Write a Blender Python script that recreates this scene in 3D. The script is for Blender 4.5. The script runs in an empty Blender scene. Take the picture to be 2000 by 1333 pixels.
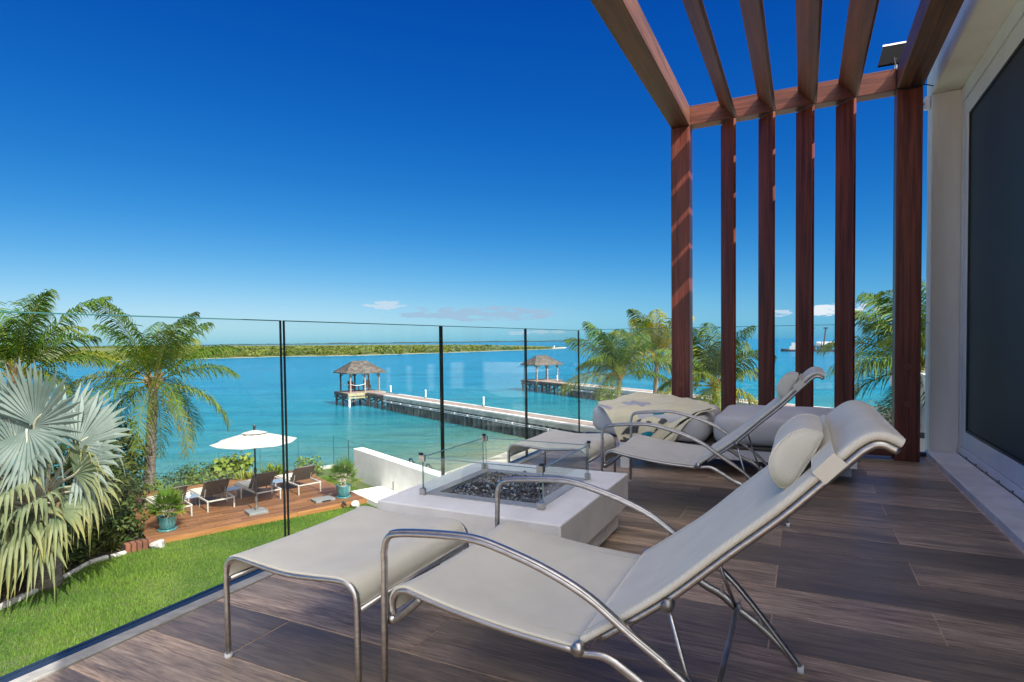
import bpy, math, random
import numpy as np
from mathutils import Matrix, Vector
R = math.radians
rng = random.Random(7)
nrg = np.random.default_rng(7)
scn = bpy.context.scene
col = scn.collection

# ------------------------------------------------------------------ camera
cam_d = bpy.data.cameras.new("camera")
cam = bpy.data.objects.new("camera", cam_d)
col.objects.link(cam)
F_PX = 1147.52
cam_d.lens = F_PX / 2000 * 36
cam_d.sensor_width = 36
cam_d.shift_y = 35.54 / 2000
cam_d.clip_start = 0.05
cam_d.clip_end = 30000
RX = (0.44435414, -0.8957723, -0.01189031)      # camera right
RY = (-0.032797, -0.00300258, -0.99945752)      # camera down
RZ = (0.89525066, 0.44450306, -0.03071285)      # camera forward
m = Matrix.Identity(4)
for i in range(3):
    m[i][0] = RX[i]
    m[i][1] = -RY[i]
    m[i][2] = -RZ[i]
m[2][3] = 1.0
cam.matrix_world = m
scn.camera = cam

# ------------------------------------------------------------------ light
SUN_EL = 43.0
SUN_AZ = math.atan2(-0.52, -1.0)                 # compass angle of the sun, from +Y towards +X
world = bpy.data.worlds.new("World")
scn.world = world
world.use_nodes = True
SKY_STRENGTH = 0.13
SUN_STRENGTH = 4.2
EXPOSURE = 1.0
scn.view_settings.view_transform = 'Standard'
scn.view_settings.look = 'None'
scn.view_settings.exposure = EXPOSURE
scn.view_settings.gamma = 1.0
scn.cycles.transparent_max_bounces = 32
scn.cycles.max_bounces = 10
scn.cycles.caustics_reflective = False
scn.cycles.caustics_refractive = False
scn.cycles.sample_clamp_indirect = 6.0


class NT:
    """short-hand for building node trees"""
    def __init__(s, tree):
        s.t = tree
        s.t.nodes.clear()

    def n(s, typ, ins=None, **kw):
        nd = s.t.nodes.new(typ)
        for k, v in kw.items():
            setattr(nd, k, v)
        for k, v in (ins or {}).items():
            if isinstance(v, bpy.types.NodeSocket):
                s.t.links.new(v, nd.inputs[k])
            else:
                nd.inputs[k].default_value = v
        return nd

    def math(s, op, a, b=0.0, c=0.0, clamp=False):
        nd = s.t.nodes.new('ShaderNodeMath')
        nd.operation = op
        nd.use_clamp = clamp
        for i, v in enumerate((a, b, c)):
            if isinstance(v, bpy.types.NodeSocket):
                s.t.links.new(v, nd.inputs[i])
            else:
                nd.inputs[i].default_value = v
        return nd.outputs[0]

    def mix(s, fac, a, b, blend='MIX'):
        nd = s.t.nodes.new('ShaderNodeMix')
        nd.data_type = 'RGBA'
        nd.blend_type = blend
        for i, v in ((0, fac), (6, a), (7, b)):
            if isinstance(v, bpy.types.NodeSocket):
                s.t.links.new(v, nd.inputs[i])
            else:
                if i and len(v) == 3:
                    v = (*v, 1)
                nd.inputs[i].default_value = v
        return nd.outputs[2]

    def ramp(s, fac, stops):
        nd = s.t.nodes.new('ShaderNodeValToRGB')
        e = nd.color_ramp.elements
        while len(e) < len(stops):
            e.new(0.5)
        for el, (p, c) in zip(e, stops):
            el.position = p
            el.color = (*c, 1) if len(c) == 3 else c
        s.t.links.new(fac, nd.inputs[0])
        return nd.outputs[0]

    def maprange(s, v, a, b, c=0.0, d=1.0, smooth=True):
        nd = s.t.nodes.new('ShaderNodeMapRange')
        nd.interpolation_type = 'SMOOTHSTEP' if smooth else 'LINEAR'
        s.t.links.new(v, nd.inputs[0])
        for i, x in enumerate((a, b, c, d)):
            nd.inputs[i + 1].default_value = x
        return nd.outputs[0]


# sky: Nishita, deepened like a polarised sky, with a few small clouds low over the horizon
w = NT(world.node_tree)
sky = w.n('ShaderNodeTexSky', sky_type='NISHITA', sun_disc=False, sun_elevation=R(SUN_EL),
          sun_rotation=SUN_AZ % (2 * math.pi), altitude=0.0, air_density=1.0, dust_density=0.25, ozone_density=4.0)
tc = w.n('ShaderNodeTexCoord')
sep = w.n('ShaderNodeSeparateXYZ', {0: tc.outputs['Generated']})
srgb = w.n('ShaderNodeSeparateColor', {0: sky.outputs[0]})
SKY_GAIN = 1.27
# contrast of a polarised sky: each channel follows a power of the Nishita radiance
gq = w.math('MAXIMUM', w.math('DIVIDE', srgb.outputs[1], 7.25), 0.001)
g_ = w.math('MULTIPLY', w.math('POWER', gq, 1.42), 0.475 * SKY_GAIN)
r_ = w.math('MINIMUM', w.math('MULTIPLY', w.math('POWER', gq, 3.5), 0.215 * SKY_GAIN), g_)
b_ = w.math('MULTIPLY', w.math('ADD', w.math('POWER', gq, 0.5), w.math('POWER', w.math('MAXIMUM', w.math('DIVIDE', srgb.outputs[2], 8.09), 0.001), 0.825)), 0.345 * SKY_GAIN)
b_ = w.math('MAXIMUM', b_, w.math('MULTIPLY', g_, 0.96))
# pale fill glow added round the sun, out of view, to brighten the shade
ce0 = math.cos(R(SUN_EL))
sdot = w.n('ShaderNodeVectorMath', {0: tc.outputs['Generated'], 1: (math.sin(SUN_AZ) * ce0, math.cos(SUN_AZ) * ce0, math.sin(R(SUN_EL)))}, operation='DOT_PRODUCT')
FILL_STRENGTH = 4.4
fill_glow = w.math('MULTIPLY', w.math('POWER', w.math('MAXIMUM', sdot.outputs['Value'], 0.0), 2.3), FILL_STRENGTH)
hsk = w.n('ShaderNodeCombineColor', {0: w.math('ADD', r_, fill_glow), 1: w.math('ADD', g_, w.math('MULTIPLY', fill_glow, 0.93)), 2: w.math('ADD', b_, w.math('MULTIPLY', fill_glow, 0.78))})
az = w.math('ARCTAN2', sep.outputs[1], sep.outputs[0])
el = w.math('ARCSINE', sep.outputs[2])


def cloud_mask(az0, el0, daz, delv, scale, seed, thr):
    x = w.math('DIVIDE', w.math('SUBTRACT', az, az0), daz)
    y = w.math('DIVIDE', w.math('SUBTRACT', el, el0), delv)
    rr = w.math('ADD', w.math('MULTIPLY', x, x), w.math('MULTIPLY', y, y))
    vec = w.n('ShaderNodeCombineXYZ', {0: w.math('MULTIPLY', az, scale), 1: w.math('MULTIPLY', el, scale * 4.2), 2: seed})
    nz = w.n('ShaderNodeTexNoise', {'Vector': vec.outputs[0], 'Scale': 1.0, 'Detail': 6.0, 'Roughness': 0.6})
    v = w.math('SUBTRACT', nz.outputs[0], w.math('MULTIPLY', rr, 0.22))
    return w.maprange(v, thr, thr + 0.10)


def pix_dir(x, y):
    v = ((x - 1000), (y - 702.04), F_PX)
    d = Vector([RX[i] * v[0] + RY[i] * v[1] + RZ[i] * v[2] for i in range(3)]).normalized()
    return math.atan2(d.y, d.x), math.asin(d.z)


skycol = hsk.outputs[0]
for (px, py, dx, dy, sc, seed, thr, bright) in (
        (935, 613, 190, 15, 30, 3.1, 0.33, (.36, .52, .71)), (753, 597, 40, 9, 44, 8.4, 0.33, (.60, .74, .87)),
        (1640, 606, 62, 12, 40, 5.2, 0.33, (.95, .97, 1.0)), (1528, 612, 22, 7, 60, 9.2, 0.36, (.62, .74, .88)),
        (1050, 650, 120, 6, 40, 1.7, 0.42, (.50, .68, .82))):
    a0, e0 = pix_dir(px, py)
    msk = cloud_mask(a0, e0, dx / F_PX, dy / F_PX, sc, seed, thr)
    skycol = w.mix(w.math('MULTIPLY', msk, 0.8), skycol, bright)
# the colours above are as seen in the picture: undo exposure and strength
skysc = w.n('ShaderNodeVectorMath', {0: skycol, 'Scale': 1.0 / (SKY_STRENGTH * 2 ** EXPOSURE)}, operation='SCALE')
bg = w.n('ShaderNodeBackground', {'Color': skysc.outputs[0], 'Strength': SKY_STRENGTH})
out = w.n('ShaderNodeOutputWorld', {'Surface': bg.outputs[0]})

sun_d = bpy.data.lights.new("sun", 'SUN')
sun_d.energy = SUN_STRENGTH
sun_d.angle = R(0.5)
sun_d.color = (1.0, 0.95, 0.86)
sun = bpy.data.objects.new("sun", sun_d)
col.objects.link(sun)
sun.location = (-5, -10, 15)
ce = math.cos(R(SUN_EL))
sdir = Vector((math.sin(SUN_AZ) * ce, math.cos(SUN_AZ) * ce, math.sin(R(SUN_EL))))
sun.rotation_euler = sdir.to_track_quat('Z', 'Y').to_euler()


# ------------------------------------------------------------------ object helpers
def empty(name, loc=(0, 0, 0), rz=0.0):
    o = bpy.data.objects.new(name, None)
    o.empty_display_size = 0.1
    col.objects.link(o)
    o.location = loc
    o.rotation_euler = (0, 0, rz)
    return o


def tag(o, label=None, cat=None, group=None, kind=None):
    for k, v in (('label', label), ('category', cat), ('group', group), ('kind', kind)):
        if v:
            o[k] = v
    return o


def thing(name, label, cat, loc=(0, 0, 0), group=None, rz=0.0):
    return tag(empty(name, loc, rz), label, cat, group)


KIDS = {}


def link(name, me, parent=None, local=False, loc=None):
    """link a mesh; world-built parts are shifted back by the root's place, local ones are not"""
    o = bpy.data.objects.new(name, me)
    col.objects.link(o)
    if parent:
        o.parent = parent
        KIDS.setdefault(parent.name, []).append(o)
        if not local:
            p = Vector((0, 0, 0))
            q = parent
            while q:
                p += q.location
                q = q.parent
            o.location = -p
    if loc is not None:
        o.location = Vector(loc) if (local or not parent) else o.location + Vector(loc)
    return o


def copy_tree(o, parent=None):
    c = o.copy()
    col.objects.link(c)
    if parent:
        c.parent = parent
    for ch in KIDS.get(o.name, []):
        k = copy_tree(ch, c)
        KIDS.setdefault(c.name, []).append(k)
    return c


class MB:
    """collects verts and faces, builds one mesh"""
    def __init__(s):
        s.v, s.f, s.a, s.nv = [], [], [], 0

    def add(s, vs, fs, attr=None):
        vs = np.asarray(vs, float).reshape(-1, 3)
        s.v.append(vs)
        b = s.nv
        s.f.extend([tuple(b + i for i in f) for f in fs])
        s.nv += len(vs)
        if attr is None:
            attr = 0.0
        s.a.append(np.full(len(vs), attr) if np.isscalar(attr) else np.asarray(attr, float))

    def box(s, x0, x1, y0, y1, z0, z1, attr=None):
        vs = [(x, y, z) for z in (z0, z1) for y in (y0, y1) for x in (x0, x1)]
        s.add(vs, [(0, 2, 3, 1), (4, 5, 7, 6), (0, 1, 5, 4), (2, 6, 7, 3), (0, 4, 6, 2), (1, 3, 7, 5)], attr)

    def obox(s, c, ax, ay, az, attr=None):
        """box from centre and three half-axis vectors"""
        c, ax, ay, az = (np.asarray(q, float) for q in (c, ax, ay, az))
        vs = [c + i * ax + j * ay + k * az for k in (-1, 1) for j in (-1, 1) for i in (-1, 1)]
        s.add(vs, [(0, 2, 3, 1), (4, 5, 7, 6), (0, 1, 5, 4), (2, 6, 7, 3), (0, 4, 6, 2), (1, 3, 7, 5)], attr)

    def bar(s, p, q, wd, ht, up=(0, 0, 1), attr=None):
        p, q, up = np.asarray(p, float), np.asarray(q, float), np.asarray(up, float)
        t = q - p
        t /= np.linalg.norm(t)
        sd = np.cross(t, up)
        sd /= np.linalg.norm(sd)
        u = np.cross(sd, t)
        s.obox((p + q) / 2, (q - p) / 2, sd * wd / 2, u * ht / 2, attr)

    def prism(s, poly, z0, z1, attr=None):
        n = len(poly)
        vs = [(x, y, z0) for x, y in poly] + [(x, y, z1) for x, y in poly]
        fs = [tuple(range(n))[::-1], tuple(range(n, 2 * n))]
        fs += [(i, (i + 1) % n, n + (i + 1) % n, n + i) for i in range(n)]
        s.add(vs, fs, attr)

    def lathe(s, prof, n=24, c=(0, 0, 0), attr=None, rfun=None):
        vs = []
        for r, z in prof:
            for k in range(n):
                a = 2 * math.pi * k / n
                rr = r * (rfun(a, z) if rfun else 1)
                vs.append((c[0] + rr * math.cos(a), c[1] + rr * math.sin(a), c[2] + z))
        fs = []
        for j in range(len(prof) - 1):
            for k in range(n):
                k2 = (k + 1) % n
                fs.append((j * n + k, j * n + k2, (j + 1) * n + k2, (j + 1) * n + k))
        fs.append(tuple(range(n))[::-1])
        fs.append(tuple((len(prof) - 1) * n + k for k in range(n)))
        s.add(vs, fs, attr)

    def tube(s, pts, r, n=8, side=None, rb=None, attr=None, cap=True):
        """sweep a circle or (r along `side`, rb across) along pts"""
        pts = np.asarray(pts, float)
        m_ = len(pts)
        rr = np.full(m_, r) if np.isscalar(r) else np.asarray(r, float)
        rb = rr if rb is None else (np.full(m_, rb) if np.isscalar(rb) else np.asarray(rb, float))
        tg = np.gradient(pts, axis=0)
        tg /= np.linalg.norm(tg, axis=1)[:, None] + 1e-12
        if side is None:
            side = np.array((0, 0, 1.0)) if abs(tg[0][2]) < 0.9 else np.array((1.0, 0, 0))
        ref = np.asarray(side, float)
        vs = []
        ang = 2 * np.pi * (np.arange(n) + 0.5) / n
        for i in range(m_):
            a = ref - tg[i] * np.dot(ref, tg[i])
            a /= np.linalg.norm(a) + 1e-12
            b = np.cross(tg[i], a)
            ref = a if side is None else ref
            for th in ang:
                vs.append(pts[i] + a * rr[i] * math.cos(th) + b * rb[i] * math.sin(th))
        fs = []
        for j in range(m_ - 1):
            for k in range(n):
                k2 = (k + 1) % n
                fs.append((j * n + k, j * n + k2, (j + 1) * n + k2, (j + 1) * n + k))
        if cap:
            fs.append(tuple(range(n))[::-1])
            fs.append(tuple((m_ - 1) * n + k for k in range(n)))
        s.add(vs, fs, attr)

    def grid(s, P, attr=None, closed_u=False):
        """P: (nu, nv, 3)"""
        P = np.asarray(P, float)
        nu, nv = P.shape[:2]
        fs = []
        for i in range(nu if closed_u else nu - 1):
            for j in range(nv - 1):
                i2 = (i + 1) % nu
                fs.append((i * nv + j, i2 * nv + j, i2 * nv + j + 1, i * nv + j + 1))
        s.add(P.reshape(-1, 3), fs, attr if (attr is None or np.isscalar(attr)) else np.asarray(attr).reshape(-1))

    def mesh(s, name, mat, smooth=False, attr=None):
        me = bpy.data.meshes.new(name)
        V = np.concatenate(s.v) if s.v else np.zeros((0, 3))
        me.from_pydata(V.tolist(), [], s.f)
        if attr:
            at = me.attributes.new(attr, 'FLOAT', 'POINT')
            at.data.foreach_set('value', np.concatenate(s.a).astype(np.float32))
        if smooth:
            me.polygons.foreach_set('use_smooth', np.ones(len(me.polygons), bool))
        me.materials.append(mat)
        me.update()
        return me

    def build(s, name, mat, parent=None, smooth=False, attr=None, bevel=0.0, local=False, label=None, auto=False):
        o = link(name, s.mesh(name, mat, smooth, attr), parent, local)
        if bevel:
            bv = o.modifiers.new('bevel', 'BEVEL')
            bv.width = bevel
            bv.segments = 2
            bv.limit_method = 'ANGLE'
            bv.angle_limit = R(40)
        if auto:
            o.data.shade_auto_smooth if False else None
        if label:
            o['label'] = label
        return o


def cr(pts, per=6):
    """Catmull-Rom through pts"""
    p = np.asarray(pts, float)
    p = np.vstack([2 * p[0] - p[1], p, 2 * p[-1] - p[-2]])
    o = []
    for i in range(1, len(p) - 2):
        for k in range(per):
            t = k / per
            a, b, c, d = p[i - 1], p[i], p[i + 1], p[i + 2]
            o.append(0.5 * ((2 * b) + (c - a) * t + (2 * a - 5 * b + 4 * c - d) * t * t + (3 * b - a - 3 * c + d) * t ** 3))
    o.append(p[-2])
    return np.array(o)


def fillet(pts, r, n=5):
    """polyline with rounded inner corners"""
    p = [np.asarray(q, float) for q in pts]
    o = [p[0]]
    for i in range(1, len(p) - 1):
        a, b, c = p[i - 1], p[i], p[i + 1]
        u, v = (a - b), (c - b)
        lu, lv = np.linalg.norm(u), np.linalg.norm(v)
        d = min(r, lu * .49, lv * .49)
        s_, e_ = b + u / lu * d, b + v / lv * d
        for k in range(n + 1):
            t = k / n
            o.append((1 - t) ** 2 * s_ + 2 * t * (1 - t) * b + t * t * e_)
    o.append(p[-1])
    return np.array(o)


# ------------------------------------------------------------------ materials
def base_mat(name):
    mt = bpy.data.materials.new(name)
    mt.use_nodes = True
    return mt, NT(mt.node_tree)


def finish(t, bsdf):
    t.n('ShaderNodeOutputMaterial', {'Surface': bsdf})


def pmat(name, colr, rough=0.5, metal=0.0, spec=0.5, c2=None, scale=6.0, stretch=(1, 1, 1), detail=4.0,
         bump=0.0, bscale=None, rvar=0.0, obj_var=0.0, lo=0.35, hi=0.65, coat=0.0):
    """principled with noise-driven colour between colr and c2, bump and per-object variation"""
    mt, t = base_mat(name)
    tcn = t.n('ShaderNodeTexCoord')
    mp = t.n('ShaderNodeMapping', {'Vector': tcn.outputs['Object'], 'Scale': stretch})
    vec = mp.outputs[0]
    oi = t.n('ShaderNodeObjectInfo')
    if obj_var:
        off = t.n('ShaderNodeVectorMath', {0: vec, 1: t.n('ShaderNodeCombineXYZ', {0: t.math('MULTIPLY', oi.outputs['Random'], 37.0), 1: t.math('MULTIPLY', oi.outputs['Random'], 91.0), 2: 0.0}).outputs[0]}, operation='ADD')
        vec = off.outputs[0]
    nz = t.n('ShaderNodeTexNoise', {'Vector': vec, 'Scale': scale, 'Detail': detail, 'Roughness': 0.6})
    fac = t.maprange(nz.outputs[0], lo, hi)
    c = t.mix(fac, colr, c2 if c2 else colr)
    if obj_var:
        v = t.math('MULTIPLY_ADD', oi.outputs['Random'], 2 * obj_var, 1 - obj_var)
        c = t.n('ShaderNodeHueSaturation', {'Value': v, 'Color': c}).outputs[0]
    rr = rough if not rvar else t.math('MULTIPLY_ADD', nz.outputs[0], rvar, rough - rvar / 2)
    ins = {'Base Color': c, 'Roughness': rr, 'Metallic': metal, 'Specular IOR Level': spec, 'Coat Weight': coat}
    p = t.n('ShaderNodeBsdfPrincipled', ins)
    if bump:
        nb = nz if bscale is None else t.n('ShaderNodeTexNoise', {'Vector': vec, 'Scale': bscale, 'Detail': 3.0})
        b = t.n('ShaderNodeBump', {'Strength': min(1.0, bump), 'Distance': 0.01 * max(1, bump), 'Height': nb.outputs[0]})
        t.t.links.new(b.outputs[0], p.inputs['Normal'])
    finish(t, p.outputs[0])
    return mt


def leaf_mat(name, c1, c2, c3=None, rough=0.45, trans=0.3, scale=3.0, obj_var=0.12):
    """leaf: diffuse, translucent and some gloss; attribute 'tint' moves the colour to c3"""
    mt, t = base_mat(name)
    tcn = t.n('ShaderNodeTexCoord')
    nz = t.n('ShaderNodeTexNoise', {'Vector': tcn.outputs['Object'], 'Scale': scale, 'Detail': 2.0})
    oi = t.n('ShaderNodeObjectInfo')
    f = t.math('ADD', t.maprange(nz.outputs[0], 0.3, 0.7), t.math('MULTIPLY_ADD', oi.outputs['Random'], 0.6, -0.3), clamp=True)
    c = t.mix(f, c1, c2)
    if c3:
        at = t.n('ShaderNodeAttribute', attribute_name='tint')
        c = t.mix(t.math('MULTIPLY', at.outputs['Fac'], 1.0, clamp=True), c, c3)
    c = t.n('ShaderNodeHueSaturation', {'Value': t.math('MULTIPLY_ADD', oi.outputs['Random'], 2 * obj_var, 1 - obj_var), 'Color': c}).outputs[0]
    p = t.n('ShaderNodeBsdfPrincipled', {'Base Color': c, 'Roughness': rough + .08, 'Specular IOR Level': 0.22})
    tr = t.n('ShaderNodeBsdfTranslucent', {'Color': t.n('ShaderNodeHueSaturation', {'Saturation': 1.2, 'Value': 1.25, 'Color': c}).outputs[0]})
    mx = t.n('ShaderNodeMixShader', {0: trans, 1: p.outputs[0], 2: tr.outputs[0]})
    finish(t, mx.outputs[0])
    return mt


def glass_mat(name, tint=(0.93, 0.975, 0.965), refl=1.0, ior=1.5):
    """thin architectural glass: clear through, fresnel mirror on top"""
    mt, t = base_mat(name)
    ge_ = t.n('ShaderNodeNewGeometry')
    dt = t.n('ShaderNodeVectorMath', {0: ge_.outputs['Normal'], 1: ge_.outputs['Incoming']}, operation='DOT_PRODUCT')
    r0 = ((ior - 1) / (ior + 1)) ** 2
    fres = t.math('MULTIPLY_ADD', t.math('POWER', t.math('SUBTRACT', 1.0, t.math('ABSOLUTE', dt.outputs['Value']), clamp=True), 5.0), 1 - r0, r0)
    tr = t.n('ShaderNodeBsdfTransparent', {'Color': (*tint, 1)})
    gl = t.n('ShaderNodeBsdfGlossy', {'Color': (1, 1, 1, 1), 'Roughness': 0.0})
    mx = t.n('ShaderNodeMixShader', {0: t.math('MULTIPLY', fres, refl), 1: tr.outputs[0], 2: gl.outputs[0]})
    finish(t, mx.outputs[0])
    return mt


def wood_mat(name, dark, light, axis, rough=0.42, spec=0.4, obj_var=0.12, gscale=1.0, bump=0.25):
    """grain running along `axis` (0,1,2) in object space"""
    st = [26.0 * gscale] * 3
    st[axis] = 1.1 * gscale
    mt, t = base_mat(name)
    tcn = t.n('ShaderNodeTexCoord')
    oi = t.n('ShaderNodeObjectInfo')
    off = t.n('ShaderNodeVectorMath', {0: tcn.outputs['Object'], 1: t.n('ShaderNodeCombineXYZ', {0: t.math('MULTIPLY', oi.outputs['Random'], 13.0), 1: t.math('MULTIPLY', oi.outputs['Random'], 7.0), 2: t.math('MULTIPLY', oi.outputs['Random'], 29.0)}).outputs[0]}, operation='ADD')
    mp = t.n('ShaderNodeMapping', {'Vector': off.outputs[0], 'Scale': st})
    n1 = t.n('ShaderNodeTexNoise', {'Vector': mp.outputs[0], 'Scale': 1.0, 'Detail': 6.0, 'Roughness': 0.65, 'Distortion': 0.4})
    mp2 = t.n('ShaderNodeMapping', {'Vector': off.outputs[0], 'Scale': [x * 3.5 if i != axis else x * 2.5 for i, x in enumerate(st)]})
    n2 = t.n('ShaderNodeTexNoise', {'Vector': mp2.outputs[0], 'Scale': 1.0, 'Detail': 3.0, 'Roughness': 0.7})
    f = t.math('ADD', t.math('MULTIPLY', n1.outputs[0], 0.7), t.math('MULTIPLY', n2.outputs[0], 0.3))
    c = t.mix(t.maprange(f, 0.36, 0.66), dark, light)
    c = t.n('ShaderNodeHueSaturation', {'Value': t.math('MULTIPLY_ADD', oi.outputs['Random'], 2 * obj_var, 1 - obj_var), 'Color': c}).outputs[0]
    p = t.n('ShaderNodeBsdfPrincipled', {'Base Color': c, 'Roughness': t.math('MULTIPLY_ADD', f, 0.3, rough - 0.15), 'Specular IOR Level': spec})
    b = t.n('ShaderNodeBump', {'Strength': bump, 'Distance': 0.002, 'Height': f})
    t.t.links.new(b.outputs[0], p.inputs['Normal'])
    finish(t, p.outputs[0])
    return mt


def weave_mat(name, c1, c2, pitch=0.0022, rough=0.75, stretch=(1, 1, 1), bump=0.5, spec=0.25, mildew=None):
    """woven fabric: two crossing waves"""
    mt, t = base_mat(name)
    tcn = t.n('ShaderNodeTexCoord')
    mp = t.n('ShaderNodeMapping', {'Vector': tcn.outputs['Object'], 'Scale': stretch})
    sp = t.n('ShaderNodeSeparateXYZ', {0: mp.outputs[0]})
    k = 2 * math.pi / pitch
    a = t.math('SINE', t.math('MULTIPLY', sp.outputs[0], k))
    b = t.math('SINE', t.math('MULTIPLY', t.math('ADD', sp.outputs[1], t.math('MULTIPLY', sp.outputs[2], 0.7)), k))
    wv = t.math('MULTIPLY_ADD', t.math('MULTIPLY', a, b), 0.5, 0.5)
    nz = t.n('ShaderNodeTexNoise', {'Vector': tcn.outputs['Object'], 'Scale': 9.0, 'Detail': 5.0})
    nf = t.n('ShaderNodeTexNoise', {'Vector': tcn.outputs['Object'], 'Scale': 420.0, 'Detail': 2.0})
    f = t.math('ADD', t.math('MULTIPLY', wv, 0.55), t.math('MULTIPLY', t.math('ADD', t.maprange(nz.outputs[0], 0.3, 0.7), nf.outputs[0]), 0.25))
    c = t.mix(f, c1, c2)
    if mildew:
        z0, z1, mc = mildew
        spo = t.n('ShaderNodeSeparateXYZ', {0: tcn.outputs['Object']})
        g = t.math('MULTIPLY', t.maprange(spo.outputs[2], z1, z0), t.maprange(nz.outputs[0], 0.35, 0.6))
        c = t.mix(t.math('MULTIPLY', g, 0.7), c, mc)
    p = t.n('ShaderNodeBsdfPrincipled', {'Base Color': c, 'Roughness': rough, 'Specular IOR Level': spec, 'Sheen Weight': 0.1})
    bm = t.n('ShaderNodeBump', {'Strength': bump, 'Distance': 0.0006, 'Height': wv})
    t.t.links.new(bm.outputs[0], p.inputs['Normal'])
    finish(t, p.outputs[0])
    return mt


M = {}
M['ipe_z'] = wood_mat('red_hardwood_upright', (0.055, 0.012, 0.008), (0.20, 0.046, 0.025), 2)
M['ipe_y'] = wood_mat('red_hardwood_cross', (0.055, 0.015, 0.010), (0.18, 0.052, 0.028), 1)
M['ipe_x'] = wood_mat('weathered_hardwood_rafter', (0.062, 0.024, 0.014), (0.175, 0.072, 0.042), 0, rough=0.5)
M['plug'] = pmat('wood_plug', (0.17, 0.045, 0.018), 0.45, c2=(0.10, 0.025, 0.012), scale=30)
M['grout'] = pmat('tile_grout', (0.66, 0.50, 0.38), 0.85, c2=(0.46, 0.34, 0.26), scale=14, bump=.2)
M['render'] = pmat('white_render', (0.80, 0.785, 0.74), 0.85, c2=(0.72, 0.70, 0.65), scale=2.2, bump=0.25, bscale=160, spec=.25, detail=8)
M['render_dirty'] = pmat('pale_render_stained', (0.88, 0.86, 0.81), 0.85, c2=(0.77, 0.745, 0.68), scale=1.6, stretch=(1.5, 1.5, .25), bump=0.3, bscale=120, spec=.25, detail=9)
M['pit'] = pmat('cast_white_concrete', (0.90, 0.885, 0.86), 0.8, c2=(0.82, 0.80, 0.775), scale=5, bump=0.35, bscale=230, spec=.3, detail=9)
M['sill'] = pmat('white_stone_sill', (0.82, 0.80, 0.77), 0.75, c2=(0.70, 0.68, 0.64), scale=7, bump=0.4, bscale=70, detail=8)
M['kerb'] = pmat('grey_stone_kerb', (0.34, 0.33, 0.31), 0.7, c2=(0.24, 0.235, 0.225), scale=10, bump=.3, bscale=60)
M['alu'] = pmat('painted_aluminium', (0.80, 0.81, 0.82), 0.35, c2=(0.74, 0.75, 0.76), scale=3, spec=.5)
M['gasket'] = pmat('black_rubber_gasket', (0.012, 0.012, 0.013), 0.5)
M['channel'] = pmat('dark_glazing_channel', (0.015, 0.025, 0.045), 0.3, c2=(0.03, 0.04, 0.06), scale=4)
M['steel'] = pmat('brushed_steel', (0.56, 0.54, 0.525), 0.33, metal=1.0, c2=(0.44, 0.425, 0.41), scale=8, stretch=(3, 3, 12), rvar=.12)
M['steel_dark'] = pmat('dull_steel', (0.46, 0.45, 0.44), 0.45, metal=1.0, c2=(0.26, 0.25, 0.24), scale=8)
M['matt_black'] = pmat('matt_black', (0.006, 0.006, 0.007), 0.9, spec=.1)
M['rim'] = pmat('satin_rim', (0.50, 0.48, 0.44), 0.5, metal=.35, c2=(0.42, 0.40, 0.37), scale=9)
M['black'] = pmat('black_plastic', (0.015, 0.015, 0.017), 0.4)
M['white_plastic'] = pmat('white_plastic', (0.8, 0.8, 0.8), 0.4)
M['sling'] = weave_mat('taupe_mesh_sling', (0.56, 0.53, 0.44), (0.76, 0.72, 0.61), pitch=0.0042)
M['sling_back'] = weave_mat('taupe_mesh_back', (0.57, 0.54, 0.45), (0.80, 0.76, 0.65), pitch=0.0046)
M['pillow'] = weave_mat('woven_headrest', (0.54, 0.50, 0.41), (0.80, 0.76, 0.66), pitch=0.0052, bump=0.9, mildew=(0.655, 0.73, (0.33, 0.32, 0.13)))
M['cushion'] = weave_mat('grey_outdoor_fabric', (0.50, 0.49, 0.475), (0.70, 0.685, 0.665), pitch=0.006, stretch=(1, 1, 1), bump=.4, rough=.85)
M['glass'] = glass_mat('railing_glass', (0.96, 0.985, 0.988), refl=.42)
M['pitglass'] = glass_mat('windscreen_glass', (0.95, 0.985, 0.98))
M['glass_edge'] = pmat('glass_edge', (0.003, 0.008, 0.008), 0.35, spec=.2)
M['pit_edge'] = pmat('clear_glass_edge', (0.20, 0.30, 0.30), 0.2, spec=.5)
M['glass_top'] = pmat('glass_top_edge', (0.05, 0.15, 0.16), 0.15, spec=.6)
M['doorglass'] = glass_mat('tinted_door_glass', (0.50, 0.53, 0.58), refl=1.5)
_mt, _t = base_mat('insect_mesh')
_p = _t.n('ShaderNodeBsdfPrincipled', {'Base Color': (0.04, 0.044, 0.05, 1), 'Roughness': .6})
_tr = _t.n('ShaderNodeBsdfTransparent', {'Color': (1, 1, 1, 1)})
finish(_t, _t.n('ShaderNodeMixShader', {0: .16, 1: _p.outputs[0], 2: _tr.outputs[0]}).outputs[0])
M['screen'] = _mt
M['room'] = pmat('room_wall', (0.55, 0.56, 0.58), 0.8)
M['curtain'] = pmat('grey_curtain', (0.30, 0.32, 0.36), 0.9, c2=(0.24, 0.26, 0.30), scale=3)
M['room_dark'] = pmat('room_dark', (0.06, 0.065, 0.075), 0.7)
M['shingle'] = pmat('weathered_shingle', (0.13, 0.11, 0.095), 0.85, c2=(0.050, 0.040, 0.036), scale=2.5, bump=.6, bscale=14, detail=6, obj_var=.1)
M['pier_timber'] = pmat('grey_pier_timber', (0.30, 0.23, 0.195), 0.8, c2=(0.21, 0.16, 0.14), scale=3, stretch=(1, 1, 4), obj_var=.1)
M['dark_timber'] = pmat('dark_wet_timber', (0.055, 0.05, 0.04), 0.75, c2=(0.10, 0.085, 0.065), scale=3)
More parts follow.
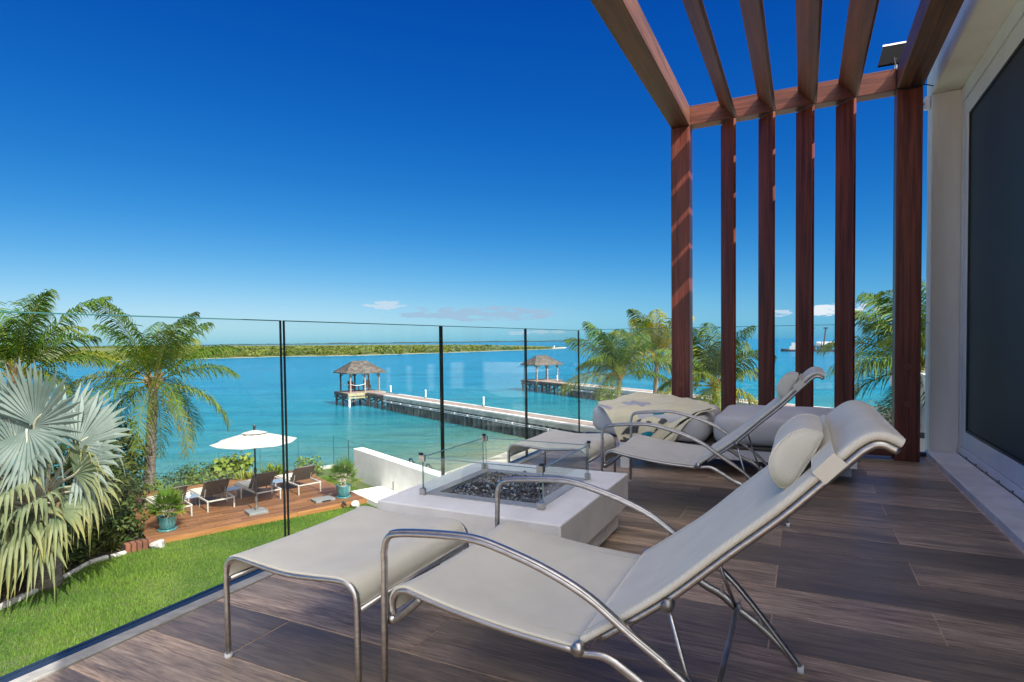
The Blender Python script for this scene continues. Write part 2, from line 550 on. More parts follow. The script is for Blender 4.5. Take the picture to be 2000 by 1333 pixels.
M['fresh_timber'] = pmat('fresh_timber', (0.34, 0.30, 0.17), 0.75, c2=(0.26, 0.22, 0.13), scale=4)
M['pier_conc'] = pmat('pier_concrete', (0.40, 0.41, 0.37), 0.85, c2=(0.24, 0.26, 0.22), scale=1.3, bump=.4, bscale=20, detail=8)
M['pier_white'] = pmat('pier_cap_white', (0.72, 0.71, 0.68), 0.8, c2=(0.58, 0.57, 0.54), scale=3)
M['pile'] = pmat('vinyl_sheet_pile', (0.15, 0.17, 0.165), 0.6, c2=(0.05, 0.06, 0.055), scale=2.5, stretch=(1, 1, .5), obj_var=.12)
M['umb'] = pmat('white_canvas', (0.40, 0.375, 0.34), 0.85, c2=(0.37, 0.35, 0.315), scale=3, spec=.2)
M['lounger_mesh'] = pmat('brown_mesh', (0.10, 0.08, 0.066), 0.7, c2=(0.13, 0.105, 0.085), scale=40)
M['lounger_pad'] = pmat('pale_cushion', (0.44, 0.41, 0.35), 0.85, c2=(0.38, 0.355, 0.30), scale=5)
M['lounger_frame'] = pmat('light_powdercoat', (0.46, 0.42, 0.37), 0.4, c2=(0.38, 0.35, 0.31), scale=6)
M['towel'] = pmat('white_towel', (0.82, 0.81, 0.78), 0.9, bump=.5, bscale=80)
M['table_top'] = pmat('grey_table_top', (0.20, 0.24, 0.30), 0.3, c2=(0.16, 0.19, 0.24), scale=5)
M['stone_slab'] = pmat('grey_granite', (0.22, 0.225, 0.225), 0.7, c2=(0.13, 0.135, 0.135), scale=40, bump=.3)
M['pot'] = pmat('teal_glazed_pot', (0.035, 0.135, 0.155), 0.25, c2=(0.07, 0.22, 0.22), scale=5, stretch=(6, 6, .6), spec=.6, coat=.3)
M['pebble'] = pmat('pale_pebbles', (0.62, 0.52, 0.40), 0.85, c2=(0.45, 0.36, 0.26), scale=40, bump=.8)
M['rock'] = pmat('grey_white_rock', (0.44, 0.42, 0.38), 0.85, c2=(0.20, 0.19, 0.18), scale=9, bump=1.2, bscale=22)
M['kerbstone'] = pmat('white_kerbstone', (0.50, 0.48, 0.43), 0.85, c2=(0.33, 0.31, 0.27), scale=8, bump=.8, bscale=20, obj_var=.1)
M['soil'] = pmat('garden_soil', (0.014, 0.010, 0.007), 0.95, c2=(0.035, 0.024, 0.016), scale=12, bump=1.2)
M['brick'] = pmat('red_brick_edge', (0.20, 0.075, 0.04), 0.85, c2=(0.13, 0.05, 0.03), scale=10, bump=.5, obj_var=.15)
M['deckwood'] = wood_mat('oiled_decking', (0.10, 0.042, 0.016), (0.25, 0.115, 0.048), 0, rough=.5, obj_var=.2, gscale=.6)
M['deckfascia'] = wood_mat('oiled_fascia', (0.20, 0.085, 0.028), (0.34, 0.16, 0.055), 0, rough=.5, obj_var=.1, gscale=.6)
M['sand'] = pmat('beach_sand', (0.50, 0.44, 0.35), 0.9, c2=(0.38, 0.33, 0.26), scale=.7, bump=.6, bscale=6, detail=8)
M['lawn_soil'] = pmat('lawn_base', (0.055, 0.085, 0.018), 0.9, c2=(0.085, 0.10, 0.03), scale=3)
M['palm'] = leaf_mat('palm_frond', (0.014, 0.050, 0.005), (0.050, 0.112, 0.008), (0.22, 0.22, 0.014), trans=.18)
M['palm_yellow'] = leaf_mat('palm_frond_yellow', (0.060, 0.115, 0.008), (0.15, 0.175, 0.013), (0.30, 0.23, 0.02), trans=.25)
M['silver'] = leaf_mat('silver_fan', (0.095, 0.130, 0.112), (0.165, 0.200, 0.180), (0.42, 0.39, 0.15), rough=.5, trans=.10, scale=2, obj_var=.08)
M['olive'] = leaf_mat('ageing_fan', (0.065, 0.105, 0.062), (0.115, 0.150, 0.088), (0.27, 0.215, 0.05), rough=.5, trans=.14, scale=3, obj_var=.1)
M['fan'] = leaf_mat('green_fan', (0.040, 0.105, 0.010), (0.095, 0.165, 0.016), (0.26, 0.23, 0.02), trans=.25)
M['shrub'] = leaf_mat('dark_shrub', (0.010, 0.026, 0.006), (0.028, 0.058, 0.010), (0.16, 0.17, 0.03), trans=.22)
M['grape'] = leaf_mat('sea_grape', (0.055, 0.10, 0.02), (0.11, 0.17, 0.03), (0.26, 0.30, 0.05), trans=.3)
M['silverbush'] = leaf_mat('grey_bush', (0.20, 0.24, 0.17), (0.31, 0.34, 0.26), (0.4, 0.42, 0.3), trans=.15)
M['trunk'] = pmat('palm_trunk', (0.19, 0.16, 0.13), 0.9, c2=(0.085, 0.068, 0.052), scale=7, stretch=(1, 1, 5), bump=1.0, bscale=14)
M['boot'] = pmat('palm_fibre', (0.17, 0.105, 0.055), 0.9, c2=(0.30, 0.22, 0.10), scale=16, stretch=(1, 1, .4), bump=1)
M['stem'] = pmat('pale_petiole', (0.42, 0.40, 0.30), 0.6, c2=(0.34, 0.30, 0.20), scale=6)
M['mangrove'] = leaf_mat('mangrove', (0.050, 0.085, 0.012), (0.12, 0.15, 0.020), (0.17, 0.16, 0.06), trans=.15, scale=.06)
M['island_soil'] = pmat('island_ground', (0.085, 0.11, 0.025), 0.95, c2=(0.115, 0.12, 0.045), scale=.05)
M['coast'] = pmat('far_coast_trees', (0.03, 0.05, 0.05), 0.95, c2=(0.05, 0.075, 0.07), scale=.01)
M['boat_white'] = pmat('boat_white', (0.46, 0.46, 0.45), 0.5)
M['boat_dark'] = pmat('boat_dark', (0.035, 0.04, 0.05), 0.6, c2=(0.09, 0.05, 0.04), scale=1)
M['red'] = pmat('dull_red', (0.30, 0.04, 0.03), 0.5)


def tile_mat():
    mt, t = base_mat('wood_look_tile')
    tcn = t.n('ShaderNodeTexCoord')
    oi = t.n('ShaderNodeObjectInfo')
    r = oi.outputs['Random']
    off = t.n('ShaderNodeVectorMath', {0: tcn.outputs['Object'], 1: t.n('ShaderNodeCombineXYZ', {0: t.math('MULTIPLY', r, 17.0), 1: t.math('MULTIPLY', r, 53.0), 2: 0.0}).outputs[0]}, operation='ADD')
    v1 = t.n('ShaderNodeMapping', {'Vector': off.outputs[0], 'Scale': (9, 0.75, 1)}).outputs[0]
    v2 = t.n('ShaderNodeMapping', {'Vector': off.outputs[0], 'Scale': (120, 7.0, 1)}).outputs[0]
    v3 = t.n('ShaderNodeMapping', {'Vector': off.outputs[0], 'Scale': (3.2, 1.1, 1)}).outputs[0]
    n1 = t.n('ShaderNodeTexNoise', {'Vector': v1, 'Scale': 1.0, 'Detail': 6.0, 'Roughness': .7, 'Distortion': 1.2}).outputs[0]
    n2 = t.n('ShaderNodeTexNoise', {'Vector': v2, 'Scale': 1.0, 'Detail': 4.0, 'Roughness': .7}).outputs[0]
    n3 = t.n('ShaderNodeTexNoise', {'Vector': v3, 'Scale': 1.0, 'Detail': 3.0}).outputs[0]
    f = t.math('ADD', t.math('MULTIPLY', n1, .48), t.math('MULTIPLY', n2, .52))
    c = t.ramp(f, [(0.34, (0.064, 0.045, 0.032)), (0.44, (0.235, 0.165, 0.115)), (0.52, (0.48, 0.345, 0.235)), (0.62, (0.76, 0.58, 0.42))])
    c = t.mix(t.maprange(n3, 0.42, 0.62), c, t.mix(0.45, c, (0.17, 0.145, 0.118)))
    c = t.mix(t.math('MULTIPLY', t.maprange(r, 0.40, 0.80), 0.62), c, (0.105, 0.092, 0.078))
    p = t.n('ShaderNodeBsdfPrincipled', {'Base Color': c, 'Roughness': t.math('MULTIPLY_ADD', f, .35, .22), 'Specular IOR Level': .5})
    b = t.n('ShaderNodeBump', {'Strength': .35, 'Distance': .0012, 'Height': n2})
    t.t.links.new(b.outputs[0], p.inputs['Normal'])
    finish(t, p.outputs[0])
    return mt


def water_mat():
    mt, t = base_mat('lagoon_water')
    at = t.n('ShaderNodeAttribute', attribute_name='shore')
    tcn = t.n('ShaderNodeTexCoord')
    pos = tcn.outputs['Object']
    patch = t.n('ShaderNodeTexNoise', {'Vector': t.n('ShaderNodeMapping', {'Vector': pos, 'Rotation': (0, 0, R(-26)), 'Scale': (.02, .05, 1)}).outputs[0], 'Scale': 1.0, 'Detail': 5.0, 'Roughness': .6}).outputs[0]
    d = t.math('ADD', at.outputs['Fac'], t.math('MULTIPLY', t.math('SUBTRACT', patch, .5), t.math('MULTIPLY_ADD', at.outputs['Fac'], .9, .06)))
    c = t.ramp(d, [(0.0, (0.27, 0.26, 0.18)), (0.03, (0.16, 0.215, 0.150)), (0.10, (0.070, 0.180, 0.152)), (0.22, (0.026, 0.170, 0.190)),
                   (0.40, (0.002, 0.155, 0.225)), (0.70, (0.0, 0.138, 0.240)), (1.0, (0.0, 0.130, 0.242))])
    # wind streaks of paler water
    rot_ = t.n('ShaderNodeMapping', {'Vector': pos, 'Rotation': (0, 0, R(63.6))}).outputs[0]
    st = t.n('ShaderNodeTexNoise', {'Vector': t.n('ShaderNodeMapping', {'Vector': rot_, 'Scale': (.035, .22, 1)}).outputs[0], 'Scale': 1.0, 'Detail': 9.0, 'Roughness': .70, 'Distortion': .3}).outputs[0]
    c = t.mix(t.math('MULTIPLY', t.maprange(st, .51, .66), .62), c, (0.035, 0.18, 0.25))
    c = t.mix(t.math('MULTIPLY', t.maprange(st, .50, .36), .75), c, t.mix(.6, c, (0.0, 0.045, 0.10)))
    n1 = t.n('ShaderNodeTexNoise', {'Vector': t.n('ShaderNodeMapping', {'Vector': rot_, 'Scale': (.30, 1.1, 1)}).outputs[0], 'Scale': 1.0, 'Detail': 11.0, 'Roughness': .74, 'Distortion': .5}).outputs[0]
    c = t.mix(t.math('MULTIPLY', t.maprange(n1, .53, .66), .48), c, (0.055, 0.21, 0.27))
    c = t.mix(t.math('MULTIPLY', t.maprange(n1, .48, .36), .6), c, t.mix(.7, c, (0.0, 0.045, 0.085)))
    b = t.n('ShaderNodeBump', {'Strength': .8, 'Distance': .5, 'Height': n1})
    p = t.n('ShaderNodeBsdfPrincipled', {'Base Color': c, 'Roughness': .18, 'Specular IOR Level': .10, 'IOR': 1.33, 'Normal': b.outputs[0]})
    finish(t, p.outputs[0])
    return mt


def attr_color_mat(name, a, b, rough=.8, trans=0.0):
    mt, t = base_mat(name)
    at = t.n('ShaderNodeAttribute', attribute_name='tint')
    c = t.mix(at.outputs['Fac'], a, b)
    p = t.n('ShaderNodeBsdfPrincipled', {'Base Color': c, 'Roughness': rough, 'Specular IOR Level': .3})
    o = p.outputs[0]
    if trans:
        tr = t.n('ShaderNodeBsdfTranslucent', {'Color': c})
        o = t.n('ShaderNodeMixShader', {0: trans, 1: p.outputs[0], 2: tr.outputs[0]}).outputs[0]
    finish(t, o)
    return mt


M['tile'] = tile_mat()
M['water'] = water_mat()
M['grass'] = attr_color_mat('lawn_blades', (0.040, 0.125, 0.006), (0.155, 0.25, 0.022), .6, .25)


def fireglass_mat():
    mt, t = base_mat('reflective_fire_glass')
    at = t.n('ShaderNodeAttribute', attribute_name='tint')
    c = t.ramp(at.outputs['Fac'], [(0, (0.010, 0.011, 0.014)), (.6, (0.035, 0.045, 0.065)), (.93, (0.10, 0.12, 0.15)), (1, (0.55, 0.58, 0.62))])
    p = t.n('ShaderNodeBsdfPrincipled', {'Base Color': c, 'Roughness': .08, 'Specular IOR Level': .9, 'Coat Weight': .4, 'Coat Roughness': .03})
    finish(t, p.outputs[0])
    return mt


M['fireglass'] = fireglass_mat()

# ================================================================== WATER, SAND, LAND
ZW = -5.2
SHORE = np.array([(-80, 78), (-30, 46), (0, 27.5), (8, 21.2), (13.5, 18.6), (17.5, 16.6), (22.6, 15.3), (29.7, 14.85), (32.5, 13.6),
                  (34, 11), (37, 6.5), (41, 1), (47, -7), (60, -28), (90, -80), (160, -200)], float)


def shore_dist(P):
    """signed distance to the shoreline, positive over water"""
    P = np.asarray(P, float)
    best = np.full(len(P), 1e18)
    sign = np.ones(len(P))
    for a, b in zip(SHORE[:-1], SHORE[1:]):
        ab = b - a
        t = np.clip(((P - a) @ ab) / (ab @ ab), 0, 1)
        q = a + t[:, None] * ab
        dd = np.linalg.norm(P - q, axis=1)
        cr_ = ab[0] * (P[:, 1] - a[1]) - ab[1] * (P[:, 0] - a[0])
        upd = dd < best - 1e-9
        best = np.where(upd, dd, best)
        sign = np.where(upd, np.sign(cr_), sign)
    return best * sign


# water: polar sheet reaching the horizon
ring = np.concatenate([np.linspace(6, 80, 60), np.geomspace(84, 16000, 60)])
ang = np.linspace(0, 2 * np.pi, 181)[:-1]
GX = ring[:, None] * np.cos(ang)[None]
GY = ring[:, None] * np.sin(ang)[None]
flat = np.stack([GX.ravel(), GY.ravel()], 1)
sd = shore_dist(flat)
shv = np.where(sd < 0, 0, 1 - np.exp(-np.maximum(sd, 0) / 55.0))
P = np.stack([GX, GY, np.full_like(GX, ZW)], 2).transpose(1, 0, 2)
mb = MB()
mb.grid(P, attr=shv.reshape(GX.shape).T, closed_u=True)
tag(mb.build('water', M['water'], smooth=True, attr='shore'), kind='structure',
    label='clear turquoise lagoon water reaching out to the horizon')

# beach and ground under everything on our side of the shore
gx = np.concatenate([np.linspace(-60, 0, 20)[:-1], np.linspace(0, 50, 90), np.linspace(50, 140, 20)[1:]])
gy = np.concatenate([np.linspace(-120, -14, 24)[:-1], np.linspace(-14, 26, 90), np.linspace(26, 70, 24)[1:]])
XX, YY = np.meshgrid(gx, gy, indexing='ij')
dd = -shore_dist(np.stack([XX.ravel(), YY.ravel()], 1)).reshape(XX.shape)
ZZ = ZW + 0.13 * dd + 0.05 * np.sin(XX * 1.7 + YY) * np.clip(dd, 0, 1)
ZZ = np.clip(ZZ, ZW - 1.5, -4.0)
mb = MB()
mb.grid(np.stack([XX, YY, ZZ], 2))
tag(mb.build('beach', M['sand'], smooth=True), kind='structure', label='pale sand beach sloping down into the lagoon')

# garden platform
UX, UY = 0.9135, -0.4067          # along the deck front edge, towards the house
WX, WY = 0.4067, 0.9135           # from the deck front edge out to sea
DC = np.array([12.58, 10.80])     # right front corner of the deck
ZD = -3.30                        # deck surface
ZL = -3.43                        # lawn


def dk(u, w_):
    """deck frame to ground: u along the front edge (negative to the left), w out to sea"""
    return (DC[0] + u * UX + w_ * WX, DC[1] + u * UY + w_ * WY)


lawn_poly = [(-6, 2.3), (-6, 20), (1, 19.5), (5.5, 18.2), dk(-5.4, 5.3), dk(2.6, 5.3), dk(2.6, -0.5), (18, 2.3)]
mb = MB()
mb.prism(lawn_poly, -5.6, ZL)
tag(mb.build('lawn_ground', M['lawn_soil']), kind='structure', label='level ground of the garden under the lawn')

# planting bed: dark soil left of the kerbstones
BED = [(-2.0, 9.9), (3.0, 11.3), (4.93, 12.15), (5.8, 12.5), (6.7, 12.95), (7.45, 12.95), (7.95, 12.98), dk(-5.15, 0.35), dk(-5.3, 5.0), (5.5, 17.9), (1, 19), (-4, 19)]
mb = MB()
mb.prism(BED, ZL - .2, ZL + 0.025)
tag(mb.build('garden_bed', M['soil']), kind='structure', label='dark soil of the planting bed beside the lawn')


def in_poly(P, poly):
    x, y = P[:, 0], P[:, 1]
    ins = np.zeros(len(P), bool)
    n = len(poly)
    for i in range(n):
        x1, y1 = poly[i]
        x2, y2 = poly[(i + 1) % n]
        c_ = ((y1 > y) != (y2 > y)) & (x < (x2 - x1) * (y - y1) / (y2 - y1 + 1e-12) + x1)
        ins ^= c_
    return ins


DECK = [dk(-5.15, 0), dk(0, 0), dk(0, 5.0), dk(-5.15, 5.0)]
# lawn grass
NB = 380000
gp = np.stack([nrg.uniform(2.2, 14.5, NB), nrg.uniform(6.5, 14.2, NB)], 1)
keep = in_poly(gp, lawn_poly) & ~in_poly(gp, BED) & ~in_poly(gp, DECK) & ((gp - np.array(dk(0, 0))) @ np.array([UX, UY]) < 0.55)
gp = gp[keep]
n_ = len(gp)
az_ = nrg.uniform(0, 2 * np.pi, n_)
hh = nrg.uniform(.028, .062, n_) * (1 + .25 * np.sin(gp[:, 0] * 2.1) * np.sin(gp[:, 1] * 1.7))
lean = nrg.uniform(.1, .9, n_) * hh
wd = nrg.uniform(.0026, .0046, n_)
bx = np.stack([np.cos(az_ + np.pi / 2), np.sin(az_ + np.pi / 2)], 1) * wd[:, None]
v0 = np.column_stack([gp - bx, np.full(n_, ZL)])
v1 = np.column_stack([gp + bx, np.full(n_, ZL)])
v2 = np.column_stack([gp + np.stack([np.cos(az_), np.sin(az_)], 1) * lean[:, None], ZL + hh])
V = np.stack([v0, v1, v2], 1).reshape(-1, 3).astype(np.float32)
me = bpy.data.meshes.new('grass')
me.vertices.add(3 * n_)
me.vertices.foreach_set('co', V.ravel())
me.loops.add(3 * n_)
me.loops.foreach_set('vertex_index', np.arange(3 * n_, dtype=np.int32))
me.polygons.add(n_)
me.polygons.foreach_set('loop_start', np.arange(0, 3 * n_, 3, dtype=np.int32))
tint = np.clip(nrg.normal(.45, .25, n_) + .20 * np.sin(gp[:, 0] * 1.3 + 2 * np.sin(gp[:, 1] * .9)) + .16 * np.sin(gp[:, 0] * 4.1 + 1.3 * np.sin(gp[:, 1] * 3.3)) + np.where(nrg.random(n_) < .03, .5, 0), 0, 1)
at = me.attributes.new('tint', 'FLOAT', 'POINT')
at.data.foreach_set('value', np.repeat(tint, 3).astype(np.float32))
me.materials.append(M['grass'])
me.update()
me.validate()
tag(link('grass', me), kind='stuff', label='mown bright green grass of the lawn')

# ------------------------------------------------------------------ far island and coast
ISL = np.array([(100, 330), (135, 268), (167.2, 240.4), (206.4, 227.8), (225, 196), (277.8, 183), (350, 173.7), (386, 167), (410, 165.8), (440, 170),
                (560, 235), (800, 420), (1100, 800), (1300, 1500), (900, 2400), (200, 2200), (40, 1200), (60, 600)], float)
cx, cy = ISL.mean(0)
mb = MB()
K = 9
rows = []
for q, zz in ((1.0, ZW - .5), (0.996, ZW + .15), (0.985, ZW + .7), (0.95, ZW + 1.2), (.8, ZW + 2.4), (.5, ZW + 3.5), (.02, ZW + 3.6)):
    rows.append(np.column_stack([cx + (ISL[:, 0] - cx) * q, cy + (ISL[:, 1] - cy) * q, np.full(len(ISL), zz)]))
mb.grid(np.stack(rows, 1), closed_u=True)
tag(mb.build('island', M['island_soil']), kind='structure', label='low mangrove island lying across the lagoon')
# pale sand rim
mb = MB()
rim = []
for a, b in zip(ISL[1:10], ISL[2:11]):
    for t in np.linspace(0, 1, 6)[:-1]:
        rim.append(a + (b - a) * t)
rim = np.array(rim)
rin = np.column_stack([cx + (rim[:, 0] - cx) * .994, cy + (rim[:, 1] - cy) * .994, np.full(len(rim), ZW + .12)])
rou = np.column_stack([cx + (rim[:, 0] - cx) * 1.004, cy + (rim[:, 1] - cy) * 1.004, np.full(len(rim), ZW - .1)])
mb.grid(np.stack([rin, rou], 0))
tag(mb.build('island_beach', M['sand']), kind='structure', label='thin pale sand rim along the island shore')


def leaf_cloud(mb, c, rad, n, size, r=nrg, up=.45, shell=.45, tint=0.0, aspect=.5):
    """n small leaf quads scattered through an ellipsoid, most near its skin, facing out and up"""
    d = r.normal(size=(n, 3))
    d /= np.linalg.norm(d, axis=1)[:, None]
    q = r.uniform(0, 1, n) ** shell
    p = np.asarray(c) + d * q[:, None] * np.asarray(rad)
    nrm = d + np.array([0, 0, up]) + r.normal(size=(n, 3)) * .55
    nrm /= np.linalg.norm(nrm, axis=1)[:, None]
    t = np.cross(nrm, r.normal(size=(n, 3)))
    t /= np.linalg.norm(t, axis=1)[:, None] + 1e-9
    b = np.cross(nrm, t)
    s_ = size * r.uniform(.6, 1.35, n)[:, None]
    fold = nrm * s_ * .18
    V = np.stack([p - t * s_, p - b * s_ * aspect + fold, p + t * s_, p + b * s_ * aspect + fold], 1).reshape(-1, 3)
    base = mb.nv
    mb.v.append(V)
    for k in range(n):
        i = base + 4 * k
        mb.f.append((i, i + 1, i + 2))
        mb.f.append((i, i + 2, i + 3))
    mb.nv += 4 * n
    tv = np.clip(r.normal(tint, .18, n), 0, 1)
    mb.a.append(np.repeat(tv, 4))


# mangrove cover, thick near the visible shore
mb = MB()
sh = []
for a, b in zip(ISL[1:9], ISL[2:10]):
    L_ = np.linalg.norm(b - a)
    for t in np.arange(0, L_, 1.9):
        sh.append(a + (b - a) * t / L_)
sh = np.array(sh)
inward = np.array([.35, .94])
for p in sh:
    dist_c = np.linalg.norm(p)
    for k in range(7):
        dpt = (rng.random() ** 1.7) * 70 + 2.5 + (2.0 if k else 0)
        q = p + (np.array([cx, cy]) - p) / np.linalg.norm(np.array([cx, cy]) - p) * dpt + nrg.normal(0, 1.5, 2)
        taper = np.clip((np.linalg.norm(p - np.array([415, 166])) - 5) / 60, .25, 1)
        hgt = rng.uniform(.8, 2.0) * taper * (1.3 if rng.random() < .12 else 1)
        wdt = rng.uniform(1.2, 3.4)
        leaf_cloud(mb, (q[0], q[1], ZW + .8 + hgt * .45), (wdt, wdt, hgt), 22, rng.uniform(.45, .75), tint=rng.uniform(-.1, .45))
for k in range(1500):
    t = rng.random()
    a = sh[int(t * (len(sh) - 1))]
    dpt = 70 + rng.random() ** 1.5 * 620
    q = a + (np.array([cx, cy]) - a) / np.linalg.norm(np.array([cx, cy]) - a) * dpt + nrg.normal(0, 6, 2)
    leaf_cloud(mb, (q[0], q[1], ZW + 1.5 + dpt * .0035), (rng.uniform(3, 9), rng.uniform(3, 9), rng.uniform(1.0, 1.9)), 20, rng.uniform(1.0, 1.9), tint=rng.uniform(-.1, .35))
tag(mb.build('mangrove_scrub', M['mangrove'], attr='tint'), kind='stuff', label='olive green mangrove scrub covering the far island')

# thin wooded coast on the skyline, left and centre
mb = MB()
aa = np.linspace(R(16), R(82), 240)
rad = 4300.0
hts = 3.5 + 5.0 * np.abs(np.sin(aa * 61) * np.sin(aa * 23.0)) + nrg.uniform(0, 4, 240)
hts *= np.clip((aa - R(16)) / R(4), .15, 1)
x0, y0 = rad * np.cos(aa), rad * np.sin(aa)
mb.grid(np.stack([np.column_stack([x0, y0, np.full(240, ZW - 1)]), np.column_stack([x0, y0, ZW + 3.4 + hts * .6]),
                  np.column_stack([x0 * 1.06, y0 * 1.06, ZW + 3.0 + hts * .6]), np.column_stack([x0 * 1.08, y0 * 1.08, np.full(240, ZW - 1)])], 0))
tag(mb.build('far_coast', M['coast']), kind='structure', label='thin dark wooded coast on the skyline')


def gz(x, y):
    return np.array((x, y))


# small white jetty at the tip of the island
t = thing('island_jetty', 'tiny white jetty at the tip of the mangrove island', 'jetty', (409, 167.5, ZW))
mb = MB()
mb.box(400, 425, 163.5, 166, ZW + .5, ZW + .9)
mb.build('platform', M['pier_white'], t)
mb = MB()
mb.box(401.2, 401.8, 164.2, 164.8, ZW + .9, ZW + 2.6)
mb.build('marker_post', M['pier_white'], t)
mb = MB()
for x in (404, 411, 418, 424):
    mb.box(x, x + .5, 164.3, 164.8, ZW - 1, ZW + .5)
    mb.build('pile', M['dark_timber'], t)
    mb = MB()
t = thing('far_building', 'tiny white roofed building among the island scrub', 'building', (1000, 1500, ZW))
mb = MB()
mb.box(985, 1015, 1494, 1506, ZW + 1, ZW + 5)
mb.build('wall', M['boat_white'], t)
mb = MB()
mb.add([(983, 1492, ZW + 5), (1017, 1492, ZW + 5), (1017, 1508, ZW + 5), (983, 1508, ZW + 5), (990, 1500, ZW + 8), (1010, 1500, ZW + 8)],
       [(0, 1, 5, 4), (2, 3, 4, 5), (1, 2, 5), (3, 0, 4), (0, 3, 2, 1)])
mb.build('roof', M['boat_white'], t)

# ------------------------------------------------------------------ work barge and tug
bx0 = Vector((294.0, 0.2, ZW))
bd = Vector((-.13, -.99, 0)).normalized()     # to the right in the picture


def bp(s_, o_, z):
    return (bx0.x + bd.x * s_ - bd.y * o_, bx0.y + bd.y * s_ + bd.x * o_, ZW + z)


def bbox(mb, s0, s1, o0, o1, z0, z1):
    c = np.array(bp((s0 + s1) / 2, (o0 + o1) / 2, (z0 + z1) / 2))
    mb.obox(c, np.array((bd.x, bd.y, 0)) * (s1 - s0) / 2, np.array((-bd.y, bd.x, 0)) * (o1 - o0) / 2, (0, 0, (z1 - z0) / 2))


t = thing('work_barge', 'dark work barge carrying a white tank and two tall masts', 'barge', tuple(bx0))
mb = MB()
bbox(mb, -1.0, 13.5, -3, 3, -.4, .9)
mb.build('hull', M['boat_dark'], t)
mb = MB()
c0, c1 = np.array(bp(5.2, 0, 3.0)), np.array(bp(13, 0, 3.0))
mb.tube([c0, c0 + (c1 - c0) * .03, c0 + (c1 - c0) * .97, c1], [.9, 1.35, 1.35, .9], 14)
tk = mb.build('tank', M['boat_white'], t, smooth=False)
mb = MB()
mb.tube([c0 + (c1 - c0) * .27, c0 + (c1 - c0) * .31], 1.38, 14)
mb.build('band', M['boat_dark'], tk, local=False)
for s_ in (5.9, 8.2, 10.6, 12.6):
    mb = MB()
    bbox(mb, s_ - .15, s_ + .15, -1.2, 1.2, .9, 1.75)
    mb.build('cradle', M['boat_dark'], t)
for s_, lean_ in ((3.0, .9), (8.2, 1.0)):
    mb = MB()
    mb.bar(bp(s_, -2.2, .9), bp(s_ + lean_, -2.2, 10.2), .55, .55)
    mm = mb.build('mast', M['boat_dark'], t)
    mb = MB()
    bbox(mb, s_ + lean_ - .9, s_ + lean_ + .9, -2.6, -1.8, 10.0, 10.6)
    mb.build('mast_head', M['boat_dark'], mm)
mb = MB()
bbox(mb, .1, 1.4, -1.6, 1.2, .9, 3.2)
mb.build('cabin', M['boat_white'], t)
mb = MB()
bbox(mb, 3.2, 4.8, -1.5, 1.5, .9, 2.7)
mb.build('winch', M['boat_dark'], t)
mb = MB()
bbox(mb, 1.7, 2.3, -1.5, .5, .9, 2.2)
mb.build('fuel_box', M['red'], t)
t = thing('tug_boat', 'small dark tug with white wheelhouse left of the barge', 'boat', bp(-7, 0, 0))
mb = MB()
bo = [(-9.2, 0), (-8.2, 1.2), (-6, 1.6), (-2, 1.5), (-2, -1.5), (-6, -1.6), (-8.2, -1.2)]
vs = [bp(a * 1.0, b * .8, -.4) for a, b in bo] + [bp(a, b, .9 + (.35 if a < -8 else 0)) for a, b in bo]
n7 = len(bo)
mb.add(vs, [tuple(range(n7)), tuple(range(n7, 2 * n7))[::-1]] + [(i, (i + 1) % n7, n7 + (i + 1) % n7, n7 + i) for i in range(n7)])
mb.build('hull', M['boat_dark'], t)
mb = MB()
bbox(mb, -5.4, -2.5, -1.0, 1.0, .9, 2.4)
wh = mb.build('wheelhouse', M['boat_white'], t)
mb = MB()
bbox(mb, -4.6, -3.0, -.8, .8, 2.4, 4.0)
mb.build('upper_cabin', M['boat_white'], t)
mb = MB()
bbox(mb, -4.62, -4.60, -.65, .65, 3.1, 3.7)
mb.build('window', M['room_dark'], wh)
mb = MB()
mb.bar(bp(-3.6, 0, 4.0), bp(-3.6, 0, 6.0), .12, .12)
mb.build('mast', M['boat_white'], t)

# ================================================================== PIERS AND GAZEBOS
ZP = -3.87


